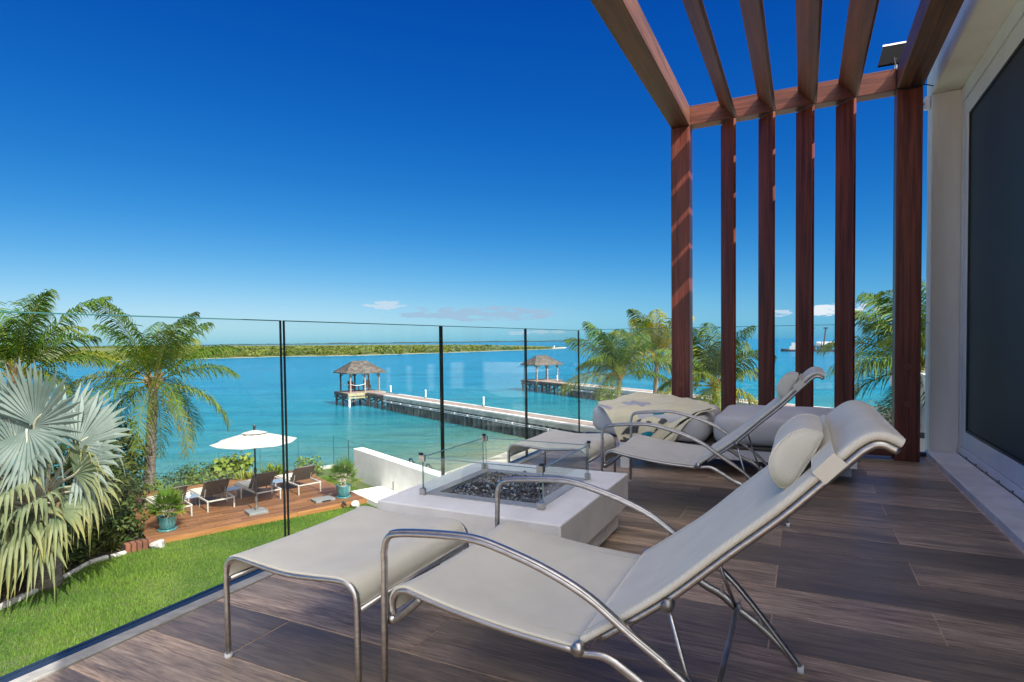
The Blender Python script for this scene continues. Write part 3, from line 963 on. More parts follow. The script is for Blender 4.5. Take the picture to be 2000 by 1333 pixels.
def make_pier(origin, wdir, s0, s1, wdt, label, timber0, plank_group):
    """pier along wdir from s0 (shore) to s1; front edge on u = 0, u positive away from us"""
    wx, wy = wdir
    ux, uy = wy, -wx

    def pt(u, s_, z=0.0):
        return np.array((origin[0] + ux * u + wx * s_, origin[1] + uy * u + wy * s_, ZP + z))
    U = np.array((ux, uy, 0))
    W_ = np.array((wx, wy, 0))

    def bb(mb, u0, u1, a0, a1, z0, z1):
        mb.obox(pt((u0 + u1) / 2, (a0 + a1) / 2, (z0 + z1) / 2), U * (u1 - u0) / 2, W_ * (a1 - a0) / 2, (0, 0, (z1 - z0) / 2))
    root = thing('pier', label, 'pier', tuple(pt(0, s0)))
    # planks of the walkway, laid crosswise (too fine to pick apart)
    mb = MB()
    s_ = s0
    while s_ < s1:
        bb(mb, .22, wdt - .16, s_, s_ + .135, -.04, rng.uniform(-.004, .010))
        s_ += .15
    o = mb.build('walkway_planks', M['pier_timber'], root)
    o['kind'] = 'stuff'
    for u0, u1 in ((0.0, .22), (wdt - .16, wdt)):
        mb = MB()
        bb(mb, u0, u1, s0, timber0, -.05, .035)
        mb.build('cap_kerb', M['pier_white'], root, bevel=.01)
    for u0, u1 in ((-.02, .20), (wdt - .2, wdt + .02)):
        mb = MB()
        bb(mb, u0, u1, s0, timber0, -.34, -.052)
        mb.build('cap_beam', M['pier_conc'], root, bevel=.01)
    # corrugated sheet pile wall, one panel after another
    pm = MB()
    zz0, zz1 = -2.3, -.34
    prof = [(-.30, .16), (-.17, .16), (-.12, -.04), (.12, -.04), (.17, .16), (.30, .16)]
    g = []
    for a, u in prof:
        g.append([pt(u, 0, zz0) - pt(0, 0) + W_ * a, pt(u, 0, zz1) - pt(0, 0) + W_ * a])
    pm.grid(np.array(g))
    pmesh = pm.mesh('sheet_pile', M['pile'])
    k = 0
    s_ = s0 + .3
    while s_ < timber0 - .2 and k < 240:
        p0 = pt(0.06, s_)
        o = link('sheet_pile', pmesh, root)
        o.location = Vector(p0) - Vector((0, 0, 0)) - Vector(root.location)
        s_ += .60
        k += 1
    # waler rail with its white brackets
    mb = MB()
    bb(mb, -.055, -.03, s0, timber0, -.50, -.455)
    bb(mb, -.055, -.03, s0, timber0, -.60, -.565)
    mb.build('waler', M['alu'], root)
    bm_ = MB()
    bm_.obox((0, 0, 0), U * .03, W_ * .06, (0, 0, .055))
    bmesh_ = bm_.mesh('bracket', M['pier_white'])
    s_ = s0 + 1
    while s_ < timber0:
        o = link('bracket', bmesh_, root)
        o.location = Vector(pt(-.085, s_, -.50)) - Vector(root.location)
        s_ += 1.8
    # timber end
    for u0, u1 in ((-.02, .12), (wdt - .12, wdt + .02)):
        mb = MB()
        bb(mb, u0, u1, timber0 + .003, s1, -.30, -.045)
        mb.build('edge_beam', M['dark_timber'], root)
    s_ = timber0 + .6
    while s_ < s1:
        for u in (.12, wdt - .12):
            mb = MB()
            mb.tube([pt(u, s_, -2.4), pt(u, s_, -.30)], .10, 8)
            mb.build('pile', M['dark_timber'], root)
        mb = MB()
        mb.bar(pt(.12, s_, -.85), pt(wdt - .12, s_, -.35), .06, .12)
        mb.build('brace', M['dark_timber'], root)
        s_ += 1.5
    return root, pt


def make_gazebo(loc, rz, label, fresh=True):
    """hipped shingle roof on six posts over a square pile platform; local x across, y out to sea"""
    root = thing('gazebo', label, 'gazebo', loc, 'shingle roofed gazebos at the pier ends', rz)

    def b(name, mat, *boxes, bevel=0.0, parent=None):
        mb = MB()
        for q in boxes:
            mb.box(*q)
        return mb.build(name, mat, parent or root, local=True, bevel=bevel)
    # platform
    x0, x1, y0, y1 = -2.1, 2.1, -1.95, 1.95
    mb = MB()
    y = y0
    while y < y1:
        mb.box(x0, x1, y, y + .135, -.05, rng.uniform(-.004, .006))
        y += .15
    o = mb.build('floor_planks', M['pier_timber'], root, local=True)
    o['kind'] = 'stuff'
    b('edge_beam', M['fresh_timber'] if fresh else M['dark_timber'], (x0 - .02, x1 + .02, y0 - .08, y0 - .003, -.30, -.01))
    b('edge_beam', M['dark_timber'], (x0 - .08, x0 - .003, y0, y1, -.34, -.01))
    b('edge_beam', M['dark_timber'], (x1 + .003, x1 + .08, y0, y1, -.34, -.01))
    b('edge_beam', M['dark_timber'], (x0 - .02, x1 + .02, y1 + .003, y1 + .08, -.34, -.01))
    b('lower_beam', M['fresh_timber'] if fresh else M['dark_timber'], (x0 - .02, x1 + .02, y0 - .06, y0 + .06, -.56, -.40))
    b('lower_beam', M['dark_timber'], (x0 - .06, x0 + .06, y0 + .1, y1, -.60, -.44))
    for px in (-1.95, 0, 1.95):
        for py in (-1.85, 0, 1.85):
            mb = MB()
            mb.tube([(px, py, -2.5), (px, py, -.34)], .11, 8)
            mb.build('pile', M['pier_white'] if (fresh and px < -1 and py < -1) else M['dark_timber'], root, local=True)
        mb = MB()
        mb.bar((px, -1.7, -.95), (px, 1.7, -.42), .06, .14)
        mb.build('brace', M['dark_timber'], root, local=True)
    for py in (-1.85, 1.85):
        for sx in (-1, 1):
            mb = MB()
            mb.bar((sx * 1.9, py, -.95), (sx * .1, py, -.42), .06, .14)
            mb.build('brace', M['dark_timber'], root, local=True)
    # posts with knee braces
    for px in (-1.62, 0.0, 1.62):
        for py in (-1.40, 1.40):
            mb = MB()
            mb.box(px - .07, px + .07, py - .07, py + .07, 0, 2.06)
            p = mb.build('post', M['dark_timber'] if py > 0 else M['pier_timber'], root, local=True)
            for sx in (-1, 1):
                if abs(px + sx * .4) > 1.8:
                    continue
                mb = MB()
                mb.bar((px + sx * .06, py, 1.66), (px + sx * .38, py, 2.02), .05, .08)
                mb.build('knee_brace', M['dark_timber'], p, local=True)
    for q in ((-1.75, 1.75, -1.48, -1.32, 2.06, 2.22), (-1.75, 1.75, 1.32, 1.48, 2.06, 2.22), (-1.70, -1.54, -1.318, 1.318, 2.06, 2.22), (1.54, 1.70, -1.318, 1.318, 2.06, 2.22)):
        b('top_beam', M['dark_timber'], q)
    # roof: stepped shingle courses on four slopes
    mb = MB()
    ex, ey, rx_, z0, z1 = 2.2, 1.95, .75, 2.12, 3.32
    n = 13
    for k in range(n):
        a, c = k / n, (k + 1) / n

        def q(t, lift):
            X = ex + (rx_ - ex) * t
            Y = ey + (0.02 - ey) * t
            Z = z0 + (z1 - z0) * t + lift
            return [(-X, -Y, Z), (X, -Y, Z), (X, Y, Z), (-X, Y, Z)]
        lo = q(a, .035)
        hi_ = q(c, .0)
        ba = q(a, -.01)
        mb.add(ba + lo + hi_, [(0, 1, 5, 4), (1, 2, 6, 5), (2, 3, 7, 6), (3, 0, 4, 7), (4, 5, 9, 8), (5, 6, 10, 9), (6, 7, 11, 10), (7, 4, 8, 11)])
    rf = mb.build('roof', M['shingle'], root, local=True)
    mb = MB()
    for sx in (-1, 1):
        for sy in (-1, 1):
            mb.bar((sx * ex, sy * ey, z0 + .05), (sx * rx_, 0, z1 + .03), .14, .03)
    mb.bar((-rx_, 0, z1 + .03), (rx_, 0, z1 + .03), .16, .04)
    mb.build('hip_cap', M['shingle'], rf, local=True)
    b('fascia', M['dark_timber'], (-ex, ex, -ey - .03, -ey - .003, z0 - .08, z0 + .03), (-ex, ex, ey + .003, ey + .03, z0 - .08, z0 + .03),
      (-ex - .03, -ex - .003, -ey, ey, z0 - .08, z0 + .03), (ex + .003, ex + .03, -ey, ey, z0 - .08, z0 + .03))
    # rope rail
    for a, c in (((-1.62, 1.40), (-1.62, -1.40)), ((-1.62, -1.40), (0, -1.40))):
        pts = []
        for k in range(9):
            t_ = k / 8
            pts.append((a[0] + (c[0] - a[0]) * t_ - .0, a[1] + (c[1] - a[1]) * t_ - .08, .92 - .16 * 4 * t_ * (1 - t_)))
        mb = MB()
        mb.tube(pts, .028, 6)
        mb.build('rope', M['pier_white'], root, local=True, smooth=True)
    return root


W1 = (0.4456, 0.8952)
O1 = (43.46, 35.25)
pier1, p1 = make_pier(O1, W1, -30.3, 3.77, 1.61, 'long pale pier in front with gazebo at its end', -0.55, '')
W2 = (0.570, 0.8216)
O2 = (44.1, -0.92)
pier2, p2 = make_pier(O2, W2, -8.3, 36.1, 1.84, 'second pier farther off, running behind the palm trees', 29.8, '')
r1 = math.atan2(W1[1], W1[0]) - math.pi / 2
r2 = math.atan2(W2[1], W2[0]) - math.pi / 2
c1 = p1(.23, 5.47)
c2 = p2(1.79, 37.95)
g1 = make_gazebo(tuple(c1), r1, 'nearer gazebo with white rope, on the end of the front pier')
g2 = make_gazebo(tuple(c2), r2, 'farther gazebo with open posts, on the end of the second pier', fresh=False)
for g_ in (g1, g2):
    g_.scale = (.919, .919, .919)
for ropes in [o for o in KIDS[g2.name] if o.name.startswith('rope')]:
    KIDS[g2.name].remove(ropes)
    bpy.data.objects.remove(ropes)


def pier_light(p, label, h=.62):
    t = thing('pier_post', label, 'post', tuple(p), 'white posts along the piers')
    mb = MB()
    mb.lathe([(.055, 0), (.055, h), (.075, h + .01), (.075, h + .06), (.02, h + .09)], 8)
    mb.build('shaft', M['white_plastic'], t, local=True)
    mb = MB()
    mb.box(-.09, .09, -.09, .09, -.01, .06)
    mb.build('foot', M['dark_timber'], t, local=True)


pier_light(p1(1.52, 1.1, .035), 'white post on the front pier right beside the gazebo')
pier_light(p1(1.52, -5.8, .035), 'white post on the front pier second from the gazebo')
pier_light(p1(1.52, -14.7, .035), 'white post on the front pier farthest from the gazebo')
pier_light(p2(1.75, 34.4, .035), 'white post at the foot of the farther gazebo')


def deck_chair(loc, rz, label):
    t = thing('adirondack_chair', label, 'chair', loc, 'wooden chairs under the near gazebo', rz)
    for k in range(5):
        mb = MB()
        mb.bar((-.28 + .14 * k, -.25, .30), (-.28 + .14 * k, -.55, 1.02), .12, .025, up=(0, 1, 0))
        mb.build('back_slat', M['plug'], t, local=True)
    mb = MB()
    mb.obox((0, .05, .30), (.33, 0, 0), (0, .32, .05), (0, 0, .015))
    mb.build('seat', M['plug'], t, local=True)
    for sx in (-1, 1):
        mb = MB()
        mb.box(sx * .40 - .06, sx * .40 + .06, -.38, .38, .50, .53)
        mb.build('arm', M['plug'], t, local=True)
        for yy in (-.32, .30):
            mb = MB()
            mb.box(sx * .38 - .02, sx * .38 + .02, yy - .05, yy + .05, 0, .498)
            mb.build('leg', M['plug'], t, local=True)


for dx, dy, rz_, lb in ((-.5, .5, R(200), 'reddish wooden deck chair at the left under the near gazebo'), (1.05, .55, R(160), 'reddish wooden deck chair at the right under the near gazebo')):
    cc = np.array((c1[0], c1[1])) + .92 * dx * np.array((math.cos(r1), math.sin(r1))) + .92 * dy * np.array((-math.sin(r1), math.cos(r1)))
    deck_chair((cc[0], cc[1], ZP + .008), r1 + rz_, lb)

# ================================================================== PALMS AND PLANTS
UP = np.array((0, 0, 1.0))


def nrm(v):
    v = np.asarray(v, float)
    return v / (np.linalg.norm(v) + 1e-12)


def frond_mesh(base, az, elev, length, droop, wind, name, mat, pairs=60, leaf=.42, tint=0.0, twist=0.0, wdt=.017):
    """coconut frond: arched rachis and hanging leaflets"""
    ns = 12
    pts = [np.asarray(base, float)]
    e = elev
    for i in range(ns):
        d = np.array((math.cos(e) * math.cos(az), math.cos(e) * math.sin(az), math.sin(e)))
        d = nrm(d + np.asarray(wind) * (.10 + .35 * i / ns))
        pts.append(pts[-1] + d * length / ns)
        e -= droop * (.35 + 1.5 * i / ns) / ns
    pts = np.array(pts)
    mb = MB()
    mb.tube(pts, np.linspace(.026, .005, ns + 1), 5, rb=np.linspace(.018, .004, ns + 1), attr=.55 + .3 * tint)
    tg = np.gradient(pts, axis=0)
    tg /= np.linalg.norm(tg, axis=1)[:, None]
    tt = np.linspace(.14, .995, pairs)
    idx = tt * ns
    i0 = np.minimum(idx.astype(int), ns - 1)
    fr = (idx - i0)[:, None]
    P0 = pts[i0] * (1 - fr) + pts[i0 + 1] * fr
    T = tg[i0] * (1 - fr) + tg[i0 + 1] * fr
    T /= np.linalg.norm(T, axis=1)[:, None]
    S = np.cross(T, UP)
    S /= np.linalg.norm(S, axis=1)[:, None] + 1e-9
    N = np.cross(S, T)
    ct, st = math.cos(twist), math.sin(twist)
    S, N = S * ct + N * st, N * ct - S * st
    L = leaf * (np.sin(np.pi * np.clip(tt * .92 + .06, 0, 1)) ** .55)[:, None] * nrg.uniform(.85, 1.1, (pairs, 1))
    for sg in (-1, 1):
        j = nrg.normal(0, .10, (pairs, 3))
        d0 = sg * S * .72 + T * (.52 + .35 * tt[:, None]) + N * .18 + j
        d0 /= np.linalg.norm(d0, axis=1)[:, None]
        d1 = d0 + np.array((0, 0, -1.0)) + np.asarray(wind) * .55 + j
        d1 /= np.linalg.norm(d1, axis=1)[:, None]
        d2 = d1 + np.array((0, 0, -1.1)) + np.asarray(wind) * .5
        d2 /= np.linalg.norm(d2, axis=1)[:, None]
        a = P0
        b = a + d0 * L * .40
        c = b + d1 * L * .35
        e_ = c + d2 * L * .28
        W_ = T * wdt
        V = np.stack([a - W_ * .5, a + W_ * .5, b - W_, b + W_, c - W_ * .75, c + W_ * .75, e_], 1).reshape(-1, 3)
        o = mb.nv
        mb.v.append(V)
        for k in range(pairs):
            q = o + 7 * k
            mb.f += [(q, q + 1, q + 3, q + 2), (q + 2, q + 3, q + 5, q + 4), (q + 4, q + 5, q + 6)]
        mb.nv += 7 * pairs
        tv = np.clip(tint + nrg.normal(0, .12, pairs), 0, 1)
        mb.a.append(np.repeat(tv, 7) + np.tile(np.array((0, 0, 0, 0, .02, .02, .12)), pairs))
    return mb.mesh(name, mat, attr='tint')


def coconut_palm(label, base, crown, length, nfr, wind=(0, 0, 0), yellow=.2, trunk_r=.11, leaf=.42, seed=0, low=-.35, group=None, extra=(), stiff=1.0, wdt=.02):
    rr = random.Random(seed)
    base, crown = np.asarray(base, float), np.asarray(crown, float)
    root = thing('coconut_palm', label, 'palm tree', tuple(base), group or 'coconut palms')
    mid = (base + crown) / 2 + np.array((rr.uniform(-.12, .12), rr.uniform(-.12, .12), 0))
    pts = cr([base, base * .6 + mid * .4, mid, mid * .4 + crown * .6, crown - (0, 0, .05)], 9)
    n = len(pts)
    rad = trunk_r * (1.28 - .5 * np.linspace(0, 1, n)) * (1 + .05 * (np.arange(n) % 2))
    mb = MB()
    mb.tube(pts, rad, 10)
    mb.build('trunk', M['trunk'], root)
    # fibrous crown boots and nuts
    mb = MB()
    for k in range(16):
        a = k * 2.4
        d = np.array((math.cos(a), math.sin(a), 0))
        p = crown + d * trunk_r * .5 + (0, 0, -.25 + .02 * k)
        mb.tube([p, p + d * .08 + (0, 0, .16), p + d * .22 + (0, 0, .32)], [.05, .04, .018], 5)
    mb.build('crown_fibre', M['boot'], root)
    ga = 2.39996
    specs = []
    for k in range(nfr):
        t = k / (nfr - 1)
        el_ = 1.42 + (low - 1.42) * t ** 1.2
        specs.append((k * ga + rr.uniform(-.2, .2), el_ + rr.uniform(-.1, .1), length * rr.uniform(.85, 1.08), t))
    for (a, e, t) in extra:
        specs.append((a, e, length, t))
    for (a, el_, ln, t) in specs:
        yl = yellow * (.25 + 1.3 * t ** 2) * rr.uniform(.4, 1.6)
        mt = M['palm_yellow'] if rr.random() < yellow * (.3 + t) else M['palm']
        me = frond_mesh(crown + np.array((math.cos(a), math.sin(a), 0)) * trunk_r * .5 + (0, 0, .08 * (1 - t)), a, el_, ln,
                        rr.uniform(1.3, 1.9) * (.75 + .3 * (1 - t)) / (1 + (stiff - 1) * max(0.0, 1 - t * 1.4)), wind, 'frond', mt, leaf=leaf, tint=min(.8, yl), twist=rr.uniform(-.5, .5), wdt=wdt)
        link('frond', me, root)
    return root


def fan_leaf(mb, hub, A, N, Rr, nseg=30, spread=2.2, cup=.12, droop=.15, tint=0.0, fold=.55, split=.5, rr=rng, wfac=1.0, broken=0.0):
    A = nrm(A)
    N = nrm(np.asarray(N, float) - A * np.dot(A, N))
    B = np.cross(N, A)
    fr = np.array((.03, .28, split, .72, .88, 1.0))
    dth = 2 * spread / nseg
    for k in range(nseg):
        th = -spread + dth * (k + .5) + rr.uniform(-.12, .12) * dth
        d = A * math.cos(th) + B * math.sin(th)
        sdir = -A * math.sin(th) + B * math.cos(th)
        ln = Rr * (1 - .22 * (abs(th) / spread) ** 2) * rr.uniform(.9, 1.06)
        dr = droop * rr.uniform(.6, 1.5) + (rr.uniform(.25, .6) if rr.random() < broken else 0)
        V, at = [], []
        for f in fr:
            r = f * ln
            hw = .5 * dth * min(f, split) * ln * wfac
            if f > split:
                hw *= max(0.04, (1 - (f - split) / (1 - split)) ** .8)
            p = np.asarray(hub) + d * r + N * cup * Rr * (f ** 2)
            ex = max(0, f - .35) / .65
            p = p + np.array((0, 0, -1.0)) * dr * Rr * ex ** 2 - d * dr * .35 * Rr * ex ** 2
            V += [p - sdir * hw, p + N * hw * fold, p + sdir * hw]
            tv = tint * (.15 + 1.1 * ex ** 1.3) * rr.uniform(.8, 1.2)
            at += [tv, tv, tv]
        F = []
        for j in range(len(fr) - 1):
            q = 3 * j
            F += [(q, q + 1, q + 4, q + 3), (q + 1, q + 2, q + 5, q + 4)]
        mb.add(V, F, at)


# camera axes in the ground frame help to describe which way leaves lean
LEFT = np.array((-0.444, 0.896, 0.0))
AWAY = np.array((0.896, 0.444, 0.0))

# silver Bismarck palm, in front of everything on the left
BP = np.array((5.75, 12.55, ZL))
bis = thing('silver_fan_palm', 'big silver fan palm with upright silver leaves and yellowed drooping ones', 'palm tree', tuple(BP))
BH = BP + np.array((0, 0, 1.55))
mb = MB()
tp = cr([BP, BP + (.02, .02, .6), BP + (0, 0, 1.2), BH], 6)
mb.tube(tp, np.linspace(.26, .20, len(tp)) * (1 + .07 * (np.arange(len(tp)) % 2)), 12)
mb.build('trunk', M['trunk'], bis)
mb = MB()
for k in range(18):
    a = k * 2.4
    d = np.array((math.cos(a), math.sin(a), 0))
    p = BH + d * .15 + (0, 0, -.75 + .045 * k)
    mb.tube([p, p + d * .12 + (0, 0, .2), p + d * .25 + (0, 0, .42)], [.085, .06, .02], 6)
mb.build('leaf_bases', M['boot'], bis)


def rel(lx, az_, up_):
    """offset in the palm: left in the picture, away from us, up"""
    return LEFT * lx + AWAY * az_ + UP * up_


# hub place (left, away, up) from the heart, leaf axis, leaf normal, radius, material, droop, tint, spread
BL = [
    # tall upright silver fans
    ((.16, -.30, 1.02), (.10, .05, 1), (.1, -1, .15), 1.68, 'silver', .02, .02, 1.05),
    ((-.28, -.45, 1.50), (-.62, -.1, .72), (-.1, -1, .35), 1.28, 'silver', .04, .03, 2.0),
    ((-.26, -.58, 1.44), (-.30, -.4, -.75), (-.1, -1, .4), 1.00, 'silver', .10, .03, 1.35),
    ((.95, -.30, 1.05), (.30, .0, 1), (-.1, -1, .15), 1.30, 'silver', .03, .02, 1.15),
    ((.70, -.60, .75), (.25, -.2, .95), (.1, -1, .15), 1.15, 'silver', .02, .03, 1.5),
    ((-.05, .40, 1.20), (-.2, .5, .9), (.1, -.9, .4), 1.25, 'silver', .05, .02, 1.8),
    ((-.60, .10, 1.05), (-.8, .3, .6), (-.1, -.8, .6), 1.20, 'silver', .12, .04, 1.9),
    ((-.75, -.1, .72), (-.95, .0, .25), (-.1, -.8, .6), 1.05, 'silver', .20, .10, 1.6),
    ((1.0, .3, .7), (.8, .4, .6), (.1, -.7, .7), 1.1, 'silver', .08, .05, 1.8),
    # older drooping fans with yellow tips
    ((-.95, -.45, .62), (-.75, -.25, .62), (-.25, -.9, .5), 1.15, 'olive', .42, .80, 1.25),
    ((.32, -.72, .62), (-.35, -.75, .20), (0, -.7, .9), 1.00, 'olive', .52, .55, 1.9),
    ((.70, -.68, .50), (.75, -.6, .15), (.2, -.6, .9), .98, 'olive', .42, .50, 1.8),
    ((-.10, -.80, .50), (-.75, -.55, .15), (-.2, -.7, .8), 1.05, 'olive', .50, .60, 1.6),
    ((-.95, -.3, .28), (-1, -.15, .1), (-.2, -.7, .8), .95, 'olive', .55, .75, 1.4),
    ((-.20, -.80, -.12), (-.95, -.3, .15), (-.2, -.7, .85), 1.22, 'olive', .60, .80, 1.2),
    ((-.70, -.6, .02), (-.9, -.3, -.1), (-.2, -.7, .8), .95, 'olive', .50, .85, 1.3),
    ((.02, -.88, -.20), (.10, -.55, -.75), (0, -.9, .45), 1.18, 'olive', .30, .70, 1.0),
    ((.55, -.75, -.10), (.45, -.55, -.6), (.1, -.9, .45), 1.12, 'olive', .38, .66, 1.15),
    ((.95, -.5, .1), (.85, -.4, -.3), (.2, -.7, .7), 1.0, 'olive', .42, .6, 1.5),
    ((-.50, .0, .30), (-1, .2, .0), (0, -.5, .9), 1.0, 'olive', .50, .6, 1.5),
    ((-.45, -.75, .22), (-.6, -.7, .2), (-.2, -.7, .8), .95, 'olive', .55, .45, 1.7),
    ((.15, -.95, .15), (-.2, -.8, -.1), (0, -.7, .8), .95, 'olive', .50, .60, 1.5),
    ((-.50, -.75, -.35), (-.55, -.5, -.6), (-.1, -.9, .5), .95, 'olive', .35, .55, 1.3),
    ((.35, -.85, -.55), (.1, -.5, -.8), (.1, -.9, .4), .85, 'olive', .30, .40, 1.2),
    ((-.15, -.55, 1.0), (-.9, -.4, .1), (-.2, -.8, .7), .95, 'silver', .30, .12, 1.5),
    ((.5, -.65, 1.0), (.8, -.4, .1), (.2, -.8, .7), .95, 'silver', .30, .12, 1.5),
]
for (h, A, N_, r_, mt, dr, ti, spd) in BL:
    hub = BH + rel(*h)
    mb = MB()
    fan_leaf(mb, hub, rel(*A), rel(*N_), r_ * rng.uniform(.95, 1.06), nseg=int(27 * spd / 2.0), spread=spd, cup=.10, droop=dr, tint=ti * .62, split=.66 if mt == 'silver' else .55, broken=.10 if mt == 'olive' else .05)
    o = mb.build('fan_leaf', M[mt], bis, attr='tint')
    mb = MB()
    st_ = BH + (0, 0, -.1)
    mb.tube(cr([st_, (st_ + hub) / 2 + (0, 0, .12), hub, hub + nrm(rel(*A)) * r_ * .25], 5), np.linspace(.035, .012, 16), 6)
    mb.build('petiole', M['stem'], o)
mb = MB()
q0, q1 = BH + rel(.12, -.5, .1), BH + rel(-.28, -.62, 1.0)
mb.tube([q0, (q0 + q1) / 2, q1], [.035, .03, .02], 6)
mb.build('bare_petiole', M['stem'], bis)

# coconut palms
coconut_palm('coconut palm by the pool deck with full crown over the loungers', (10.72, 17.48, -3.7), (10.9, 17.34, -.12), 2.65, 25,
             wind=LEFT * .05, yellow=.20, trunk_r=.14, leaf=.76, seed=4, low=-.75, stiff=2.0, wdt=.015)
coconut_palm('coconut palm behind the silver fan palm at the far left', (7.2, 18.0, -3.7), (7.55, 17.4, .30), 2.6, 18, wind=LEFT * -.06, yellow=.15, trunk_r=.13, leaf=.72, seed=9, low=.0, stiff=2.6, wdt=.015)
WIND = LEFT * .36 + np.array((0, 0, .08))
coconut_palm('coconut palm between the left pergola post and the farther gazebo', (24.3, 7.1, -4.25), (24.4, 7.01, -.50), 2.6, 18, wind=WIND, yellow=.16, trunk_r=.10, leaf=.95, seed=12, low=-.15, stiff=2.0, wdt=.017)
coconut_palm('bright yellow green coconut palm right beside the left pergola post', (28.1, 6.3, -4.3), (28.14, 6.26, .10), 2.8, 15, wind=WIND, yellow=.95, trunk_r=.12, leaf=1.0, seed=21, low=-.1, stiff=2.0, wdt=.020)
coconut_palm('coconut palm seen between the left post and the second slat', (21.9, 2.9, -4.1), (22.0, 2.81, -.70), 2.5, 18, wind=WIND, yellow=.22, trunk_r=.11, leaf=.88, seed=33, low=-.4, stiff=2.0, wdt=.018)
coconut_palm('coconut palm behind the right pergola post', (18.2, -2.75, -4.1), (18.1, -2.70, .20), 2.5, 24, wind=WIND * .8, yellow=.2, trunk_r=.13, leaf=.9, seed=41, low=-.6, stiff=1.8, wdt=.016)


def shrub(name, label, cat, base, clumps, mat, leafsize, nleaf, group=None, tint=0.1, stems=5, aspect=.5):
    """clumps: list of (offset, radii)"""
    root = thing(name, label, cat, base, group)
    mb = MB()
    for off, rad in clumps:
        v = float(np.prod(rad)) ** (2 / 3)
        leaf_cloud(mb, np.asarray(base) + off, rad, max(40, int(nleaf * v)), leafsize, tint=tint, aspect=aspect)
    mb.build('foliage', mat, root, attr='tint')
    mb = MB()
    for k in range(stems):
        off, rad = clumps[k % len(clumps)]
        a = np.asarray(base) + (rng.uniform(-.08, .08), rng.uniform(-.08, .08), 0)
        b = np.asarray(base) + np.asarray(off) + (rng.uniform(-.5, .5) * rad[0], rng.uniform(-.5, .5) * rad[1], 0)
        mb.tube(cr([a, (a + b) / 2 + (rng.uniform(-.1, .1), rng.uniform(-.1, .1), .05), b], 4), np.linspace(.03, .008, 9), 5)
    mb.build('stems', M['boot'], root)
    return root


# dark undergrowth of the bed
G = 'dark shrubs filling the planting bed'
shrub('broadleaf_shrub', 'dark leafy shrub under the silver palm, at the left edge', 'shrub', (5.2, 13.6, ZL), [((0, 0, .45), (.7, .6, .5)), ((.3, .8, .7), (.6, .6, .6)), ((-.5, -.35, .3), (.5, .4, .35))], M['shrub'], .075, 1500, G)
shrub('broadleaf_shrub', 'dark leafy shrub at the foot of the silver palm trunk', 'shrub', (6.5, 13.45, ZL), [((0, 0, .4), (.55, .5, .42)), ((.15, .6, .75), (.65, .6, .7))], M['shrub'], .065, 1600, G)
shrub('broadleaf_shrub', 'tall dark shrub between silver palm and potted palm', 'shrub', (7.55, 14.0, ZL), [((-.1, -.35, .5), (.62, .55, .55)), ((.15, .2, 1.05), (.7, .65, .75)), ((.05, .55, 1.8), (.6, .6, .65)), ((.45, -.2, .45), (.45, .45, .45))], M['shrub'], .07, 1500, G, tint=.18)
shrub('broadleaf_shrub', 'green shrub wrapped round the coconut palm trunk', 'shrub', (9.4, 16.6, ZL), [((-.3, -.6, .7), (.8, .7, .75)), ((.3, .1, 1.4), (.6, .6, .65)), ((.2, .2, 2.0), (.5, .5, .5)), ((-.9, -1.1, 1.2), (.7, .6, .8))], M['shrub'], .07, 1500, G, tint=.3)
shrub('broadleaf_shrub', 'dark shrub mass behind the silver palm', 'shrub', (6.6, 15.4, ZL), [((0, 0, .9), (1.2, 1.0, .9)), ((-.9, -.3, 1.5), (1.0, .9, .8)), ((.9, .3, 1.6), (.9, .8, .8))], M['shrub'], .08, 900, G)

# strap-leaved ground plants at the bed edge
def strap_plant(name, label, cat, base, n, ln, mat, wd=.02, group=None, spread=1.0, tint=.1):
    root = thing(name, label, cat, base, group)
    mb = MB()
    for k in range(n):
        a = rng.uniform(0, 2 * math.pi)
        e = rng.uniform(.35, 1.45)
        l_ = ln * rng.uniform(.7, 1.15)
        p = np.asarray(base, float) + (rng.uniform(-.05, .05) * spread, rng.uniform(-.05, .05) * spread, 0)
        V, F = [], []
        d = np.array((math.cos(e) * math.cos(a), math.cos(e) * math.sin(a), math.sin(e)))
        s_ = nrm(np.cross(d, UP)) if abs(d[2]) < .99 else np.array((1, 0, 0))
        for j in range(5):
            f = j / 4
            q = p + d * l_ * f + np.array((0, 0, -.35 * l_ * f ** 2.2))
            h = wd * (1 - f ** 2) + .001
            V += [q - s_ * h, q + s_ * h]
        for j in range(4):
            F.append((2 * j, 2 * j + 1, 2 * j + 3, 2 * j + 2))
        mb.add(V, F, np.clip(tint + .3 * np.repeat(np.linspace(0, 1, 5), 2), 0, 1))
    mb.build('leaves', mat, root, attr='tint')
    return root


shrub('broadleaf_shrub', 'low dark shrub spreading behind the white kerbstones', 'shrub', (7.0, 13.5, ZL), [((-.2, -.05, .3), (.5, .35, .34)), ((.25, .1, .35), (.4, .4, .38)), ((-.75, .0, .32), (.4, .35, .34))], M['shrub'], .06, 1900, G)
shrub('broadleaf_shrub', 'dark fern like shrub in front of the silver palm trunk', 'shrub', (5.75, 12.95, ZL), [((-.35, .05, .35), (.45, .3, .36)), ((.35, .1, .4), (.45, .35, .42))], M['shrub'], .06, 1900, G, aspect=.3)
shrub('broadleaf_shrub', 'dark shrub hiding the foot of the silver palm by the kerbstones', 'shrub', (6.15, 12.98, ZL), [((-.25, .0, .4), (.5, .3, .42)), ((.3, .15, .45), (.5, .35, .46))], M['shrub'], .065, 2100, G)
strap_plant('strap_leaf_plant', 'low strap leaved plant beside the white kerbstones', 'plant', (6.75, 13.35, ZL + .03), 46, .55, M['fan'], .018)
strap_plant('strap_leaf_plant', 'strap leaved plant close to the brick edge', 'plant', (7.4, 13.35, ZL + .03), 46, .5, M['shrub'], .02, tint=.3)
